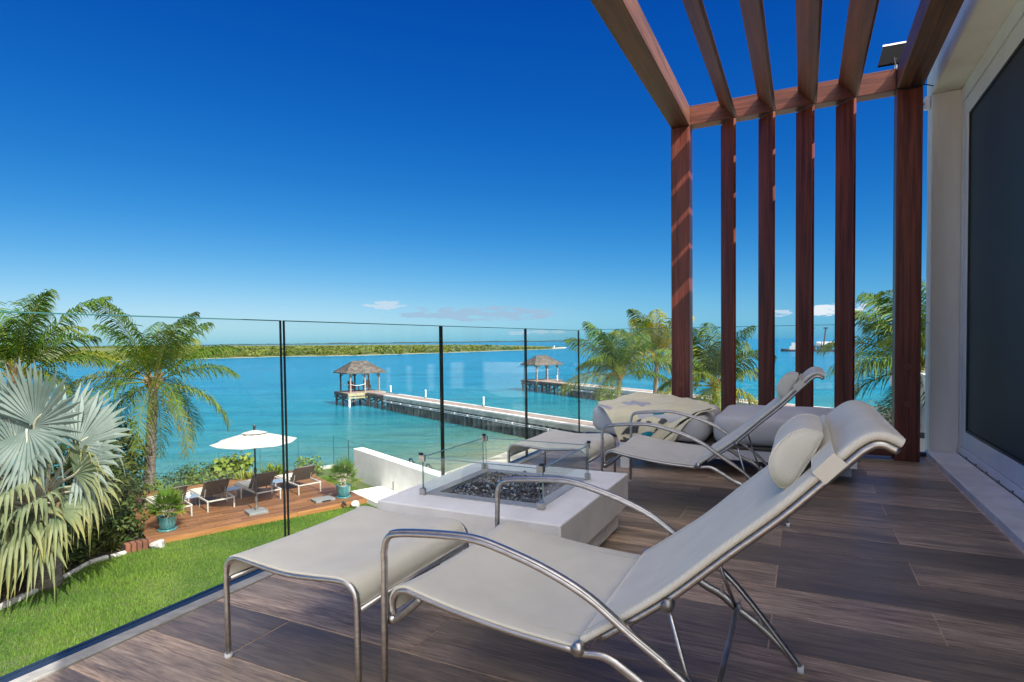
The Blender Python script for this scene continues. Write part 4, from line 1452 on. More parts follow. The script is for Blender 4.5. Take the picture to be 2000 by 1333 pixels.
strap_plant('strap_leaf_plant', 'strap leaved plant at the left picture edge', 'plant', (4.9, 12.75, ZL + .03), 50, .6, M['shrub'], .02, tint=.2)

# kerbstones along the bed
ks = [(3.6, 11.55), (4.35, 11.9), (4.93, 12.17), (5.35, 12.33), (5.8, 12.48), (6.3, 12.75), (6.72, 12.96), (7.1, 12.95), (7.45, 12.93)]
kt = thing('kerb_edging', 'row of white rough kerbstones between the lawn and the bed', 'edging', (5.0, 12.2, ZL))
for a, b in zip(ks[:-1], ks[1:]):
    n = max(1, int(round(math.dist(a, b) / .30)))
    for k in range(n):
        p = np.array(a) + (np.array(b) - np.array(a)) * (k + .5) / n
        d = nrm(np.array(b) - np.array(a)) * math.dist(a, b) / n * .47
        mb = MB()
        h = rng.uniform(.045, .075)
        mb.obox((p[0] + rng.uniform(-.015, .015), p[1] + rng.uniform(-.015, .015), ZL + h / 2), (d[0], d[1], 0), (-d[1] * .26, d[0] * .26, rng.uniform(-.008, .008)), (0, 0, h / 2 + .015))
        mb.build('stone', M['kerbstone'], kt, bevel=.015)
# brick edge by the deck corner
bt = thing('brick_edging', 'red brick edging stones beside the deck corner', 'edging', (7.6, 12.85, ZL))
for k in range(5):
    mb = MB()
    x, y = 7.48 + .10 * k, 12.98 - .035 * k
    mb.obox((x, y, ZL + .09), (.043, -.015, 0), (.035, .10, 0), (0, 0, .10))
    mb.build('brick', M['brick'], bt, bevel=.008)


def rock(label, c, r, seed):
    rr = np.random.default_rng(seed)
    import bmesh
    bm = bmesh.new()
    bmesh.ops.create_icosphere(bm, subdivisions=3, radius=1.0)
    k = rr.normal(size=(9, 3))
    for v in bm.verts:
        d = v.co.copy()
        f = 1.0
        for q in k:
            s_ = d.dot(Vector(q).normalized())
            if s_ > .72:
                f -= (s_ - .72) * .75
        v.co = Vector((d.x * r[0], d.y * r[1], d.z * r[2])) * f
    me = bpy.data.meshes.new('garden_rock')
    bm.to_mesh(me)
    bm.free()
    me.materials.append(M['rock'])
    o = link('garden_rock', me, loc=c)
    return tag(o, label, 'rock', 'rocks beside the pool deck')


rock('grey rock between lawn and left corner of the deck', (7.95, 12.66, ZL + .05), (.19, .15, .14), 3)
rock('round white rock on the lawn near the right deck corner', (12.15, 10.80, ZL + .07), (.135, .13, .13), 5)
t = thing('garden_spotlight', 'small black spotlight beside the round white rock', 'spotlight', (11.95, 10.93, ZL))
mb = MB()
mb.tube([(11.95, 10.93, ZL), (11.95, 10.93, ZL + .10)], .008, 6)
mb.build('stake', M['black'], t)
mb = MB()
mb.tube([(11.95, 10.93, ZL + .10), (11.92, 10.97, ZL + .16), (11.90, 11.0, ZL + .20)], [.028, .034, .036], 10)
mb.build('lamp_head', M['black'], t)

# ================================================================== POOL DECK
deck = thing('pool_deck', 'oiled brown timber deck with four loungers on the garden edge', 'deck', (*dk(-2.5, 2.0), ZL), rz=math.atan2(UY, UX))
# local frame: x along front edge, y out to sea
dl0 = -5.15 + 2.5
y = -2.0 + .035
bwid, gap = .112, .006
blen = [(-2.65, -1.05), (-1.046, .62), (.624, 2.5)]
bmeshes = {}


def cbox_mesh(name, sx, sy, sz, mat, ch=.004):
    """centred box with chamfered top edges"""
    mb = MB()
    a, b = sx / 2, sy / 2
    vs = [(-a, -b, -sz / 2), (a, -b, -sz / 2), (a, b, -sz / 2), (-a, b, -sz / 2),
          (-a, -b, sz / 2 - ch), (a, -b, sz / 2 - ch), (a, b, sz / 2 - ch), (-a, b, sz / 2 - ch),
          (-a + ch, -b + ch, sz / 2), (a - ch, -b + ch, sz / 2), (a - ch, b - ch, sz / 2), (-a + ch, b - ch, sz / 2)]
    fs = [(3, 2, 1, 0)] + [(i, (i + 1) % 4, 4 + (i + 1) % 4, 4 + i) for i in range(4)] + [(4 + i, 4 + (i + 1) % 4, 8 + (i + 1) % 4, 8 + i) for i in range(4)] + [(8, 9, 10, 11)]
    mb.add(vs, fs)
    return mb.mesh(name, mat)


row = 0
while y < 3.0:
    sh_ = (row * .61) % 1.5 - .75
    cuts = [-2.65, max(-2.3, min(-.3, -1.1 + sh_)), max(.1, min(2.2, .7 + sh_)), 2.5]
    for a, b in zip(cuts[:-1], cuts[1:]):
        ln = round(b - a - .004, 3)
        if ln not in bmeshes:
            bmeshes[ln] = cbox_mesh('board', ln, bwid, .026, M['deckwood'])
        o = link('board', bmeshes[ln], deck, local=True)
        o.location = ((a + b) / 2, y + bwid / 2, ZD - ZL - .013)
    y += bwid + gap
    row += 1
mb = MB()
for a, b in ((-2.65, .62), (.624, 2.5)):
    mb.box(a, b, -2.0, -1.968, .004, ZD - ZL + .001)
    mb.build('fascia_board', M['deckfascia'], deck, local=True, bevel=.003)
    mb = MB()
mb.box(2.503, 2.53, -2.0, 3.0, .004, ZD - ZL - .001)
mb.build('fascia_board', M['deckfascia'], deck, local=True)
mb = MB()
mb.box(-2.6, 2.45, -1.95, 2.95, -.02, ZD - ZL - .06)
mb.build('subframe', M['dark_timber'], deck, local=True)

# parasol
ub = np.array((10.40, 12.50))
t = thing('parasol', 'white parasol with dark pole on a square slab in the deck middle', 'parasol', (ub[0], ub[1], ZD))
mb = MB()
mb.obox((0, 0, .035), (.23 * UX, .23 * UY, 0), (.23 * WX, .23 * WY, 0), (0, 0, .033))
mb.build('base_slab', M['stone_slab'], t, local=True, bevel=.008)
mb = MB()
mb.lathe([(.032, .068), (.032, .42)], 12)
mb.build('pole_sleeve', M['steel_dark'], t, local=True)
mb = MB()
mb.lathe([(.020, .1), (.020, 2.14)], 12)
mb.build('pole', M['black'], t, local=True)
mb = MB()
mb.lathe([(.03, 1.02), (.034, 1.03), (.034, 1.15), (.03, 1.16)], 10)
mb.tube([(0, 0, 1.09), (.05, -.03, 1.09), (.05, -.03, 1.14)], .008, 6)
mb.build('crank', M['black'], t, local=True)
rad_, zr, za = 1.03, 1.82, 2.09
NS = 8
mb = MB()
vs = []
for j in range(7):
    f = j / 6
    for k in range(NS * 4):
        a = 2 * math.pi * k / (NS * 4) + .2
        ph = (k % 4) / 4
        rpoly = math.cos(math.pi / NS) / math.cos((ph - .5) * 2 * math.pi / NS) * (1 - .03 * (1 - abs(2 * ph - 1)))
        sag = .055 * (1 - abs(2 * ph - 1)) * f
        vs.append((rad_ * f * rpoly * math.cos(a), rad_ * f * rpoly * math.sin(a), za + (zr - za) * f ** 1.08 - sag * .6))
fs = []
n4 = NS * 4
for j in range(6):
    for k in range(n4):
        fs.append((j * n4 + k, j * n4 + (k + 1) % n4, (j + 1) * n4 + (k + 1) % n4, (j + 1) * n4 + k))
mb.add(vs, fs)
cp = mb.build('canopy', M['umb'], t, local=True)
sm = cp.modifiers.new('thick', 'SOLIDIFY')
sm.thickness = .006
mb = MB()
vs2 = []
for j in (0, 1, 2):
    f = .30 * j / 2
    for k in range(n4):
        a = 2 * math.pi * k / n4 + .2
        ph = (k % 4) / 4
        rpoly = math.cos(math.pi / NS) / math.cos((ph - .5) * 2 * math.pi / NS)
        vs2.append((rad_ * f * rpoly * math.cos(a), rad_ * f * rpoly * math.sin(a), za + .035 + (zr - za) * f ** 1.08))
mb.add(vs2, [(j * n4 + k, j * n4 + (k + 1) % n4, (j + 1) * n4 + (k + 1) % n4, (j + 1) * n4 + k) for j in range(2) for k in range(n4)])
mb.build('vent', M['umb'], cp, local=True)
for k in range(NS):
    a = 2 * math.pi * k / NS + .2
    mb = MB()
    mb.tube([(0, 0, za - .03), (rad_ * .97 * math.cos(a), rad_ * .97 * math.sin(a), zr - .012)], .008, 5)
    rb_ = mb.build('rib', M['black'], t, local=True)
    mb = MB()
    mb.tube([(0, 0, 1.62), (rad_ * .5 * math.cos(a), rad_ * .5 * math.sin(a), zr + .125)], .006, 5)
    mb.build('strut', M['black'], rb_, local=True)
mb = MB()
mb.lathe([(.022, 2.10), (.030, 2.13), (.030, 2.24), (.02, 2.26)], 10)
mb.build('finial', M['black'], t, local=True)

# spare parasol slab
t = thing('granite_slab', 'empty square granite parasol slab lying by the right planter', 'slab', (11.98, 11.78, ZD))
mb = MB()
mb.obox((0, 0, .032), (.27 * UX, .27 * UY, 0), (.20 * WX, .20 * WY, 0), (0, 0, .03))
mb.build('slab', M['stone_slab'], t, local=True, bevel=.006)
mb = MB()
mb.obox((.02 * UX - .205 * WX, .02 * UY - .205 * WY, .032), (.12 * UX, .12 * UY, 0), (.004 * WX, .004 * WY, 0), (0, 0, .015))
mb.build('handle', M['black'], t, local=True)

# loungers: local x across, y towards the feet (out to sea)
LR = math.radians(-19)
LG = 'low loungers in a row on the pool deck'


def make_lounger():
    root = thing('sun_lounger', '', 'sun lounger', (0, 0, 0), LG, LR)
    wd_, ln, z = .66, 1.62, .27
    for sx in (-1, 1):
        mb = MB()
        mb.box(sx * wd_ / 2 - .02, sx * wd_ / 2 + .02, 0, ln, z - .025, z + .02)
        mb.build('side_rail', M['lounger_frame'], root, local=True, bevel=.006)
        for yy in (.02, ln - .02):
            mb = MB()
            mb.tube([(sx * (wd_ / 2 - .005), yy, 0), (sx * (wd_ / 2 - .005), yy, z - .03)], .021, 8)
            mb.build('leg', M['lounger_frame'], root, local=True)
    for yy in (.0, ln - .03):
        mb = MB()
        mb.box(-wd_ / 2 + .023, wd_ / 2 - .023, yy, yy + .03, z - .022, z + .012)
        mb.build('cross_rail', M['lounger_frame'], root, local=True)
    mb = MB()
    mb.box(-wd_ / 2 + .025, wd_ / 2 - .025, .62, ln - .04, z + .0, z + .055)
    mb.build('seat_cushion', M['lounger_pad'], root, local=True, bevel=.018)
    hy, hz, by, bz = .62, z + .02, .26, z + .46
    mb = MB()
    d = np.array((0, by - hy, bz - hz))
    n_ = nrm(np.array((0, bz - hz, hy - by)))
    P_ = []
    for u in np.linspace(-.30, .30, 7):
        r_ = []
        for f in np.linspace(0, 1, 7):
            sag = -.02 * (1 - (u / .30) ** 2)
            r_.append(np.array((u, hy, hz)) + d * f + n_ * sag)
        P_.append(r_)
    mb.grid(np.array(P_))
    bk = mb.build('backrest', M['lounger_mesh'], root, local=True)
    s_ = bk.modifiers.new('thick', 'SOLIDIFY')
    s_.thickness = .008
    mb = MB()
    mb.tube([(-.31, hy, hz), (-.31, by, bz), ], .014, 8)
    mb.tube([(.31, hy, hz), (.31, by, bz)], .014, 8)
    mb.tube([(-.31, by, bz), (.31, by, bz)], .014, 8)
    mb.build('back_frame', M['lounger_mesh'], bk, local=True)
    mb = MB()
    q = np.array((0, hy, hz)) + n_ * .035
    mb.obox(q + d * .45, (.28, 0, 0), d * .40, n_ * .022)
    mb.build('back_cushion', M['lounger_pad'], root, local=True, bevel=.015)
    mb = MB()
    mb.tube([(-.25, hy - .1, hz - .03), (-.25, hy - .20, hz + .2)], .008, 6)
    mb.tube([(.25, hy - .1, hz - .03), (.25, hy - .20, hz + .2)], .008, 6)
    mb.build('back_prop', M['lounger_frame'], root, local=True)
    return root


lou = make_lounger()
LP = [((9.22, 13.88), 'lounger half hidden behind the left potted palm'), ((10.22, 13.58), 'pale cushioned lounger left of the parasol pole in full sun'),
      ((11.34, 13.12), 'lounger in the shadow of the parasol canopy'), ((12.42, 12.70), 'lounger with a white rolled towel, nearest the right planter')]
LOU = []
for i, (p, lb) in enumerate(LP):
    o = lou if i == 0 else copy_tree(lou)
    o.location = (p[0], p[1], ZD)
    o['label'] = lb
    LOU.append(o)


def lpt(i, x, y, z):
    c, s_ = math.cos(LR), math.sin(LR)
    return (LP[i][0][0] + c * x - s_ * y, LP[i][0][1] + s_ * x + c * y, ZD + z)


# towels
for i, lb in ((3, 'white rolled towel on the lounger nearest the right planter'), (1, 'white towel on the sunny lounger left of the parasol'), (2, 'shaded rolled towel on the lounger under the parasol')):
    a, b = lpt(i, -.22, .78, .27 + .055 + .055), lpt(i, .20, .78, .27 + .055 + .055)
    mb = MB()
    mb.tube([a, tuple((np.array(a) * .98 + np.array(b) * .02)), tuple((np.array(a) * .02 + np.array(b) * .98)), b], [.045, .055, .055, .045], 12)
    o = mb.mesh('rolled_towel', M['towel'], smooth=True)
    tag(link('rolled_towel', o), lb, 'towel', 'rolled towels on the loungers')


def side_table(p, lb, item=None):
    t = thing('side_table', lb, 'side table', (p[0], p[1], ZD), 'small tables between the loungers', LR)
    mb = MB()
    mb.box(-.21, .21, -.21, .21, .27, .295)
    mb.build('table_top', M['table_top'], t, local=True, bevel=.004)
    for sx in (-1, 1):
        for sy in (-1, 1):
            mb = MB()
            mb.box(sx * .19 - .013, sx * .19 + .013, sy * .19 - .013, sy * .19 + .013, 0, .268)
            mb.build('leg', M['lounger_frame'], t, local=True)


side_table(lpt(0, .54, .95, 0), 'small grey table with white napkin holder, at the left')
side_table(lpt(1, .58, .95, 0), 'small table between the sunny and the shaded lounger')
side_table(lpt(2, .58, .95, 0), 'small table between the shaded and the towel lounger')
q = lpt(0, .52, .95, .297)
t = thing('napkin_holder', 'small white napkin holder on the left side table', 'holder', q)
mb = MB()
mb.lathe([(.055, 0), (.055, .015), (.045, .02)], 12)
mb.build('dish', M['white_plastic'], t, local=True)
mb = MB()
mb.lathe([(.042, .022), (.045, .08), (.03, .10)], 10)
mb.build('napkins', M['towel'], t, local=True)


def fan_plant(t, c, n, h, r, seed, nseg=16, mat='fan', tint=.25):
    rr = random.Random(seed)
    for k in range(n):
        a = k * 2.4 + rr.uniform(-.3, .3)
        f = (k + .5) / n
        e = 1.35 - 1.35 * f
        d = np.array((math.cos(a) * math.cos(e), math.sin(a) * math.cos(e), math.sin(e)))
        ln = h * rr.uniform(.75, 1.05) * (1 - .25 * f)
        hub = np.asarray(c) + np.array((d[0] * ln * .75, d[1] * ln * .75, max(.12, d[2]) * ln))
        A = nrm(np.array((d[0], d[1], d[2] * .8 + .1)))
        Nn = nrm(np.array((-d[0] * .6, -d[1] * .6, 1.0)))
        mb = MB()
        ti = tint * rr.uniform(.1, 1.2) + (.7 if (f > .85) else 0)
        fan_leaf(mb, hub, A, Nn, r * rr.uniform(.85, 1.1), nseg=nseg, spread=2.0, cup=.12, droop=.10 + .25 * f, tint=ti, split=.38, rr=rr, wfac=.85)
        o = mb.build('fan_leaf', M[mat], t, attr='tint', local=True)
        mb = MB()
        mb.tube(cr([np.asarray(c), (np.asarray(c) + hub) / 2 + (0, 0, .04), hub], 3), np.linspace(.009, .005, 7), 5)
        mb.build('petiole', M['stem'], o, local=True)


def planter(p, label, h, r, nleaf, ph, lr, seed, pebble=True):
    t = thing('potted_palm', label, 'potted plant', (p[0], p[1], ZD), 'potted fan palms on the deck corners')
    mb = MB()
    mb.lathe([(r * .72, .0), (r * 1.0, .0), (r * 1.04, .012), (r * 1.0, .028), (r * .72, .028)], 26)
    mb.build('saucer', M['pot'], t, local=True, smooth=True)
    mb = MB()
    mb.lathe([(r * .66, .03), (r * .78, .06), (r * .93, h * .45), (r * .98, h * .85), (r * 1.03, h * .93), (r * 1.03, h), (r * .93, h), (r * .9, h * .86)], 30)
    mb.build('pot', M['pot'], t, local=True, smooth=True)
    mb = MB()
    mb.lathe([(r * .905, h * .86), (r * .5, h * .91), (.01, h * .93)], 20)
    mb.build('pebbles', M['pebble'] if pebble else M['soil'], t, local=True)
    for k in range(3):
        a = k * 2.1 + .4
        mb = MB()
        q_ = np.array((math.cos(a) * r * .25, math.sin(a) * r * .25, h * .88))
        mb.tube([q_, q_ + (math.cos(a) * .03, math.sin(a) * .03, ph * .35)], [.02, .014], 6)
        mb.build('stem', M['stem'], t, local=True)
    fan_plant(t, (0, 0, h * .9 + ph * .18), nleaf, ph, lr, seed)


planter((12.50, 11.52), 'teal pot with bright fan palm at the right deck corner', .34, .195, 20, .52, .36, 5)
planter((8.58, 13.30), 'teal pot with bushy fan palm at the left deck corner', .33, .205, 24, .42, .36, 8, False)

# plants beyond the deck
G2 = 'sea grape bushes beyond the deck'
q = dk(-4.3, 5.5)
shrub('sea_grape_bush', 'low dark green bush behind the left loungers', 'bush', (*q, ZD - .3), [((0, 0, .35), (.7, .5, .42)), ((.8, -.3, .42), (.6, .5, .45)), ((-.6, .3, .3), (.5, .4, .35))], M['grape'], .06, 1500, G2, tint=.0)
q = dk(-3.1, 5.5)
shrub('sea_grape_bush', 'mid green bush behind the pale cushioned lounger', 'bush', (*q, ZD - .3), [((0, 0, .45), (.6, .5, .5)), ((.5, -.2, .4), (.5, .4, .42))], M['grape'], .06, 1500, G2, tint=.12)
q = dk(-2.15, 5.45)
shrub('sea_grape_bush', 'bright yellow green bush with round leaves left of the parasol pole', 'bush', (*q, ZD - .3), [((0, 0, .6), (.42, .4, .45)), ((.38, -.2, .72), (.36, .35, .40)), ((-.35, .1, .65), (.3, .3, .33))], M['grape'], .085, 1100, G2, tint=.6, aspect=.8)
q = dk(.1, 4.7)
tt_ = strap_plant('spiky_yucca', 'spiky green plant behind the lounger with the white towel', 'plant', (*dk(-.9, 4.9), ZD - .1), 130, .75, M['fan'], .026, spread=5)
strap_plant('spiky_yucca', 'yellow green spiky plant just right of the parasol', 'plant', (*dk(-1.75, 4.95), ZD - .1), 90, .6, M['fan'], .026, spread=4, tint=.35)
shrub('sea_grape_bush', 'green bush between the towel lounger and the right potted palm', 'bush', (*dk(.25, 4.4), ZD - .2), [((0, 0, .35), (.4, .4, .4)), ((-.3, .2, .45), (.35, .3, .35))], M['grape'], .06, 1400, G2, tint=.15)
shrub('grey_leaf_bush', 'grey leaved bush under the palm near the right post', 'bush', (17.2, -1.85, -4.0), [((0, 0, 2.9), (.75, .75, .55)), ((-.35, .75, 2.75), (.7, .6, .45)), ((.4, -.7, 2.9), (.7, .6, .5))], M['silverbush'], .07, 1500, None, stems=6, aspect=.35)
shrub('sea_grape_bush', 'small green bush peeping over the sofa between the slats', 'bush', (19.5, .95, -4.0), [((0, 0, 1.2), (.5, .5, .5))], M['grape'], .07, 800, G2, tint=.5)

# lower glass balustrade on the sea side of the deck
lg = thing('deck_balustrade', 'low frameless glass balustrade along the seaward side of the deck', 'railing', (*dk(-2, 5.15), ZD))


def vpane(parent, a, b, z0, z1, th=.012, topmat='glass_top', edge=True):
    """upright glass pane from a to b with dark edges as sub-part"""
    a, b = np.array((*a, 0.0)), np.array((*b, 0.0))
    t = nrm(b - a)
    n = np.array((-t[1], t[0], 0)) * th / 2
    mb = MB()
    c = (a + b) / 2 + (0, 0, (z0 + z1) / 2)
    V = [a - n + (0, 0, z0), b - n + (0, 0, z0), b - n + (0, 0, z1), a - n + (0, 0, z1), a + n + (0, 0, z0), b + n + (0, 0, z0), b + n + (0, 0, z1), a + n + (0, 0, z1)]
    mb.add(V, [(0, 1, 2, 3), (5, 4, 7, 6)])
    o = mb.build('glass_pane', M['pitglass' if topmat == 'pit' else 'glass'], parent)
    if edge:
        for q4 in ((0, 3, 7, 4), (1, 5, 6, 2)):
            mb = MB()
            mb.add([V[i] for i in q4], [(0, 1, 2, 3)])
            mb.build('side_edge', M['pit_edge' if topmat == 'pit' else 'glass_edge'], o)
        mb = MB()
        hq = .0032 if topmat != 'pit' else .0025
        tq = n * 1.06
        e0, e1 = a + (0, 0, z1 + .0006), b + (0, 0, z1 + .0006)
        f0, f1 = a + (0, 0, z1 - hq), b + (0, 0, z1 - hq)
        mb.add([f0 - tq, f1 - tq, e1 - tq, e0 - tq, f0 + tq, f1 + tq, e1 + tq, e0 + tq], [(0, 1, 2, 3), (5, 4, 7, 6), (3, 2, 6, 7)])
        mb.build('top_edge', M['pit_edge' if topmat == 'pit' else 'glass_top'], o)
    return o


for a, b in zip((-5.0, -3.75, -2.5, -1.25, .0), (-3.762, -2.512, -1.262, -.012, 1.238)):
    vpane(lg, dk(a, 5.15), dk(b, 5.15), ZD - .05, ZD + 1.0)
vpane(lg, dk(1.25, 5.13), dk(1.25, 3.9), ZD - .05, ZD + 1.0)
vpane(lg, dk(1.25, 3.88), dk(1.25, 2.7), ZD - .05, ZD + 1.0)
mb = MB()
for a, b, c_, d_ in ((-5.0, 1.28, 5.11, 5.19), (1.21, 1.29, 2.7, 5.108)):
    pl = [dk(a, c_), dk(b, c_), dk(b, d_), dk(a, d_)]
    mb.prism(pl, ZD - .5, ZD - .02)
mb.build('base_kerb', M['pier_conc'], lg)

# white wing wall and path beside the deck
wall = thing('garden_wall', 'white rendered wing wall running out to the beach', 'wall', (13.9, 11.3, ZL))
wd2 = np.array((0.425, 0.905))
wn = np.array((0.905, -0.425))


def wl(s_, o_):
    return (13.916 + wd2[0] * s_ + wn[0] * o_, 11.314 + wd2[1] * s_ + wn[1] * o_)


mb = MB()
mb.prism([wl(-9, 0), wl(-9, .34), wl(2.05, .34), wl(2.05, 0)], -5.6, -2.44)
mb.build('rendered_wall', M['render'], wall, bevel=.012)
for s_ in (-.75, -2.3):
    mb = MB()
    p = wl(s_, -.012)
    mb.obox((p[0], p[1], ZD + .14), (.012, 0, 0), (0, .012, 0), (0, 0, .13))
    mb.build('pin', M['steel_dark'], wall)
mb = MB()
p = wl(-3.1, -.006)
mb.obox((p[0], p[1], ZD + .42), wd2.tolist() + [0], (0, 0, 0), (0, 0, 0)) if False else mb.obox((p[0], p[1], ZD + .45), (wd2[0] * .05, wd2[1] * .05, 0), (wn[0] * .008, wn[1] * .008, 0), (0, 0, .08))
mb.build('socket_plate', M['alu'], wall)
mb = MB()
mb.prism([dk(.03, -1.4), wl(-4.5, -.004), wl(.0, -.004), dk(.03, 1.05)], -5.5, ZD + .012)
tag(mb.build('path', M['render']), kind='structure', label='bright white rendered path between the deck and the wing wall')
ld = thing('ladder_rail', 'pair of dark curved handrails behind the white wing wall', 'handrail', (*wl(-1, 1.2), -5.0))
for s_ in (.15, -.9):
    p = np.array((*wl(s_, 1.0), 0))
    q = np.array((*wl(s_ - .55, 1.0), 0))
    mb = MB()
    mb.tube(cr([p + (0, 0, -4.6), p + (0, 0, -2.85), p * .75 + q * .25 + (0, 0, -2.62), p * .5 + q * .5 + (0, 0, -2.68), q + (0, 0, -2.98), q + (0, 0, -4.6)], 5), .024, 8)
    mb.build('rail', M['channel'], ld, smooth=True)

# neighbour's terrace at the right
nb = thing('neighbour_house', 'white terrace parapet of the next house behind the right post', 'house', (16, -3, -5))
mb = MB()
mb.box(14.5, 22, -9.0, -2.45, -.55, .13)
mb.build('parapet', M['render'], nb, bevel=.01)
mb = MB()
mb.box(14.6, 21.9, -8.9, -2.52, -5.5, -.553)
mb.build('wall', M['room'], nb)
nr = thing('black_railing', 'black metal railing in the gap right of the right post', 'railing', (7.0, -1.2, -1))
mb = MB()
mb.box(6.78, 6.83, -1.6, -1.0, .02, .07)
mb.build('top_rail', M['black'], nr)
for k in range(4):
    mb = MB()
    mb.box(6.79, 6.82, -1.55 + .15 * k, -1.515 + .15 * k, -1.2, .018)
    mb.build('baluster', M['black'], nr)

# ================================================================== BALCONY
mb = MB()
mb.box(-3.0, 5.93, -1.2, 2.056, -.35, -.0022)
floor = tag(mb.build('balcony_floor', M['grout']), kind='structure', label='balcony slab tiled with dark wood look planks')
PW, PL, GAP = .2595, 1.04, .0052
YE0, YE1 = -.905, 2.056
tm = {}
k = -13
while True:
    x0 = 3.072 + k * PW
    if x0 > 5.92:
        break
    off = .10 if k % 2 == 0 else -.42
    x1 = min(x0 + PW, 5.925)
    cuts = [YE0] + [c for c in (off - 1.04, off, off + 1.04, off + 2.08) if YE0 + .02 < c < YE1 - .02] + [YE1]
    for a, b in zip(cuts[:-1], cuts[1:]):
        key = (round(x1 - x0 - GAP, 4), round(b - a - GAP, 4))
        if key not in tm:
            tm[key] = cbox_mesh('floor_tile', key[0], key[1], .0115, M['tile'], .0007)
        o = link('floor_tile', tm[key], floor, local=True)
        o.location = ((x0 + x1) / 2, (a + b) / 2, -.0058 + rng.uniform(-.0004, .0004))
    k += 1

# villa: lower storey, fascia, reveal, sill, sliding door
villa = thing('villa', 'white rendered villa with the big sliding door at the right', 'house', (3, -3, -3.4))
mb = MB()
mb.box(-6, 5.95, -9, 2.05, -3.6, -.352)
mb.build('lower_wall', M['render'], villa)
mb = MB()
mb.box(-.6, 6.16, -1.75, -.94, 3.0, 3.40)
mb.build('fascia', M['render_dirty'], villa, bevel=.006)
mb = MB()
mb.box(-.6, 6.16, -9, -1.753, 3.0, 3.40)
mb.build('roof_slab', M['render'], villa)
mb = MB()
mb.box(5.95, 6.15, -1.75, -.945, -.4, 2.998)
mb.build('pillar', M['render_dirty'], villa, bevel=.006)
mb = MB()
mb.box(5.953, 6.15, -9, -1.753, -.4, 2.998)
mb.build('end_wall', M['render'], villa)
mb = MB()
mb.box(-.6, -.4, -9, -.945, -.4, 2.998)  # unseen end of the house, set short to let the sky glow in
mb.build('end_wall', M['render'], villa)
mb = MB()
for a, b in ((-.7, 1.6), (1.603, 3.9), (3.903, 5.948)):
    mb.box(a, b, -1.13, -.915, -.3, .045)
    mb.build('sill_stone', M['sill'], villa, bevel=.006)
    mb = MB()
YD = -1.135
mb = MB()
mb.box(-.39, 5.946, YD - .11, YD, .046, .10)
mb.build('door_track', M['alu'], villa, bevel=.003)
mb = MB()
mb.box(-.39, 5.946, YD - .12, YD - .004, 2.88, 2.997)
mb.box(5.885, 5.946, YD - .12, YD - .006, .102, 2.878)
mb.build('door_frame', M['alu'], villa, bevel=.003)
mb = MB()
for k in range(16):
    x = 1.4 + .28 * k
    mb.box(x, x + .03, YD + .0005, YD + .002, .052, .062)
mb.build('weep_slots', M['gasket'], villa)


def door_panel(x0, x1, y, lab=None):
    fw = .115
    mb = MB()
    mb.box(x0, x0 + fw, y - .05, y, .104, 2.872)
    mb.box(x1 - fw, x1, y - .05, y, .104, 2.872)
    mb.box(x0 + fw + .001, x1 - fw - .001, y - .05, y - .001, .104, .235)
    mb.box(x0 + fw + .001, x1 - fw - .001, y - .05, y - .001, 2.745, 2.872)
    p = mb.build('sliding_door', M['alu'], villa, bevel=.003)
    mb = MB()
    g0, g1 = x0 + fw + .002, x1 - fw - .002
    for q in ((g0, g0 + .018, y - .03, y - .006, .237, 2.743), (g1 - .018, g1, y - .03, y - .006, .237, 2.743),
              (g0 + .019, g1 - .019, y - .03, y - .006, .237, .255), (g0 + .019, g1 - .019, y - .03, y - .006, 2.725, 2.743)):
        mb.box(*q)
    mb.build('gasket', M['gasket'], p)
    mb = MB()
    mb.box(g0 + .019, g1 - .019, y - .028, y - .018, .256, 2.724)
    mb.build('glass_pane', M['doorglass'], p)
    mb = MB()
    mb.box(g0 + .0195, g1 - .0195, y - .0165, y - .0155, .256, 2.724)
    mb.build('insect_screen', M['screen'], p)


door_panel(3.55, 5.874, YD - .012)
door_panel(1.10, 3.60, YD - .064)
door_panel(-.38, 1.15, YD - .012)
# room behind the glass: dark, with a far grid window looking out
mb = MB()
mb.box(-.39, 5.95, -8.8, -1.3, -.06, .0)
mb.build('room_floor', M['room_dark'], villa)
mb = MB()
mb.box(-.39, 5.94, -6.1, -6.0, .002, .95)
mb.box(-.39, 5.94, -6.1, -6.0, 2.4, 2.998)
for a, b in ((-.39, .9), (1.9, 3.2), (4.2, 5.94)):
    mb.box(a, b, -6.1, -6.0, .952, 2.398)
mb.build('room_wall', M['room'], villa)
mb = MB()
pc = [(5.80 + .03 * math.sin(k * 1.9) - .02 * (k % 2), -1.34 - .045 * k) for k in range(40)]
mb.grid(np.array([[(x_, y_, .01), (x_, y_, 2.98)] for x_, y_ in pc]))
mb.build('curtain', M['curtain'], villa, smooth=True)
for a in (.9, 3.2):
    mb = MB()
    for k in range(4):
        z = .955 + .46 * k
        mb.box(a + .002, a + .998, -6.06, -6.04, z, z + .04)
    for k in range(3):
        mb.box(a + .002 + .48 * k, a + .04 + .478 * k, -6.035, -6.02, .955, 2.39)
    mb.build('window_grid', M['alu'], villa)

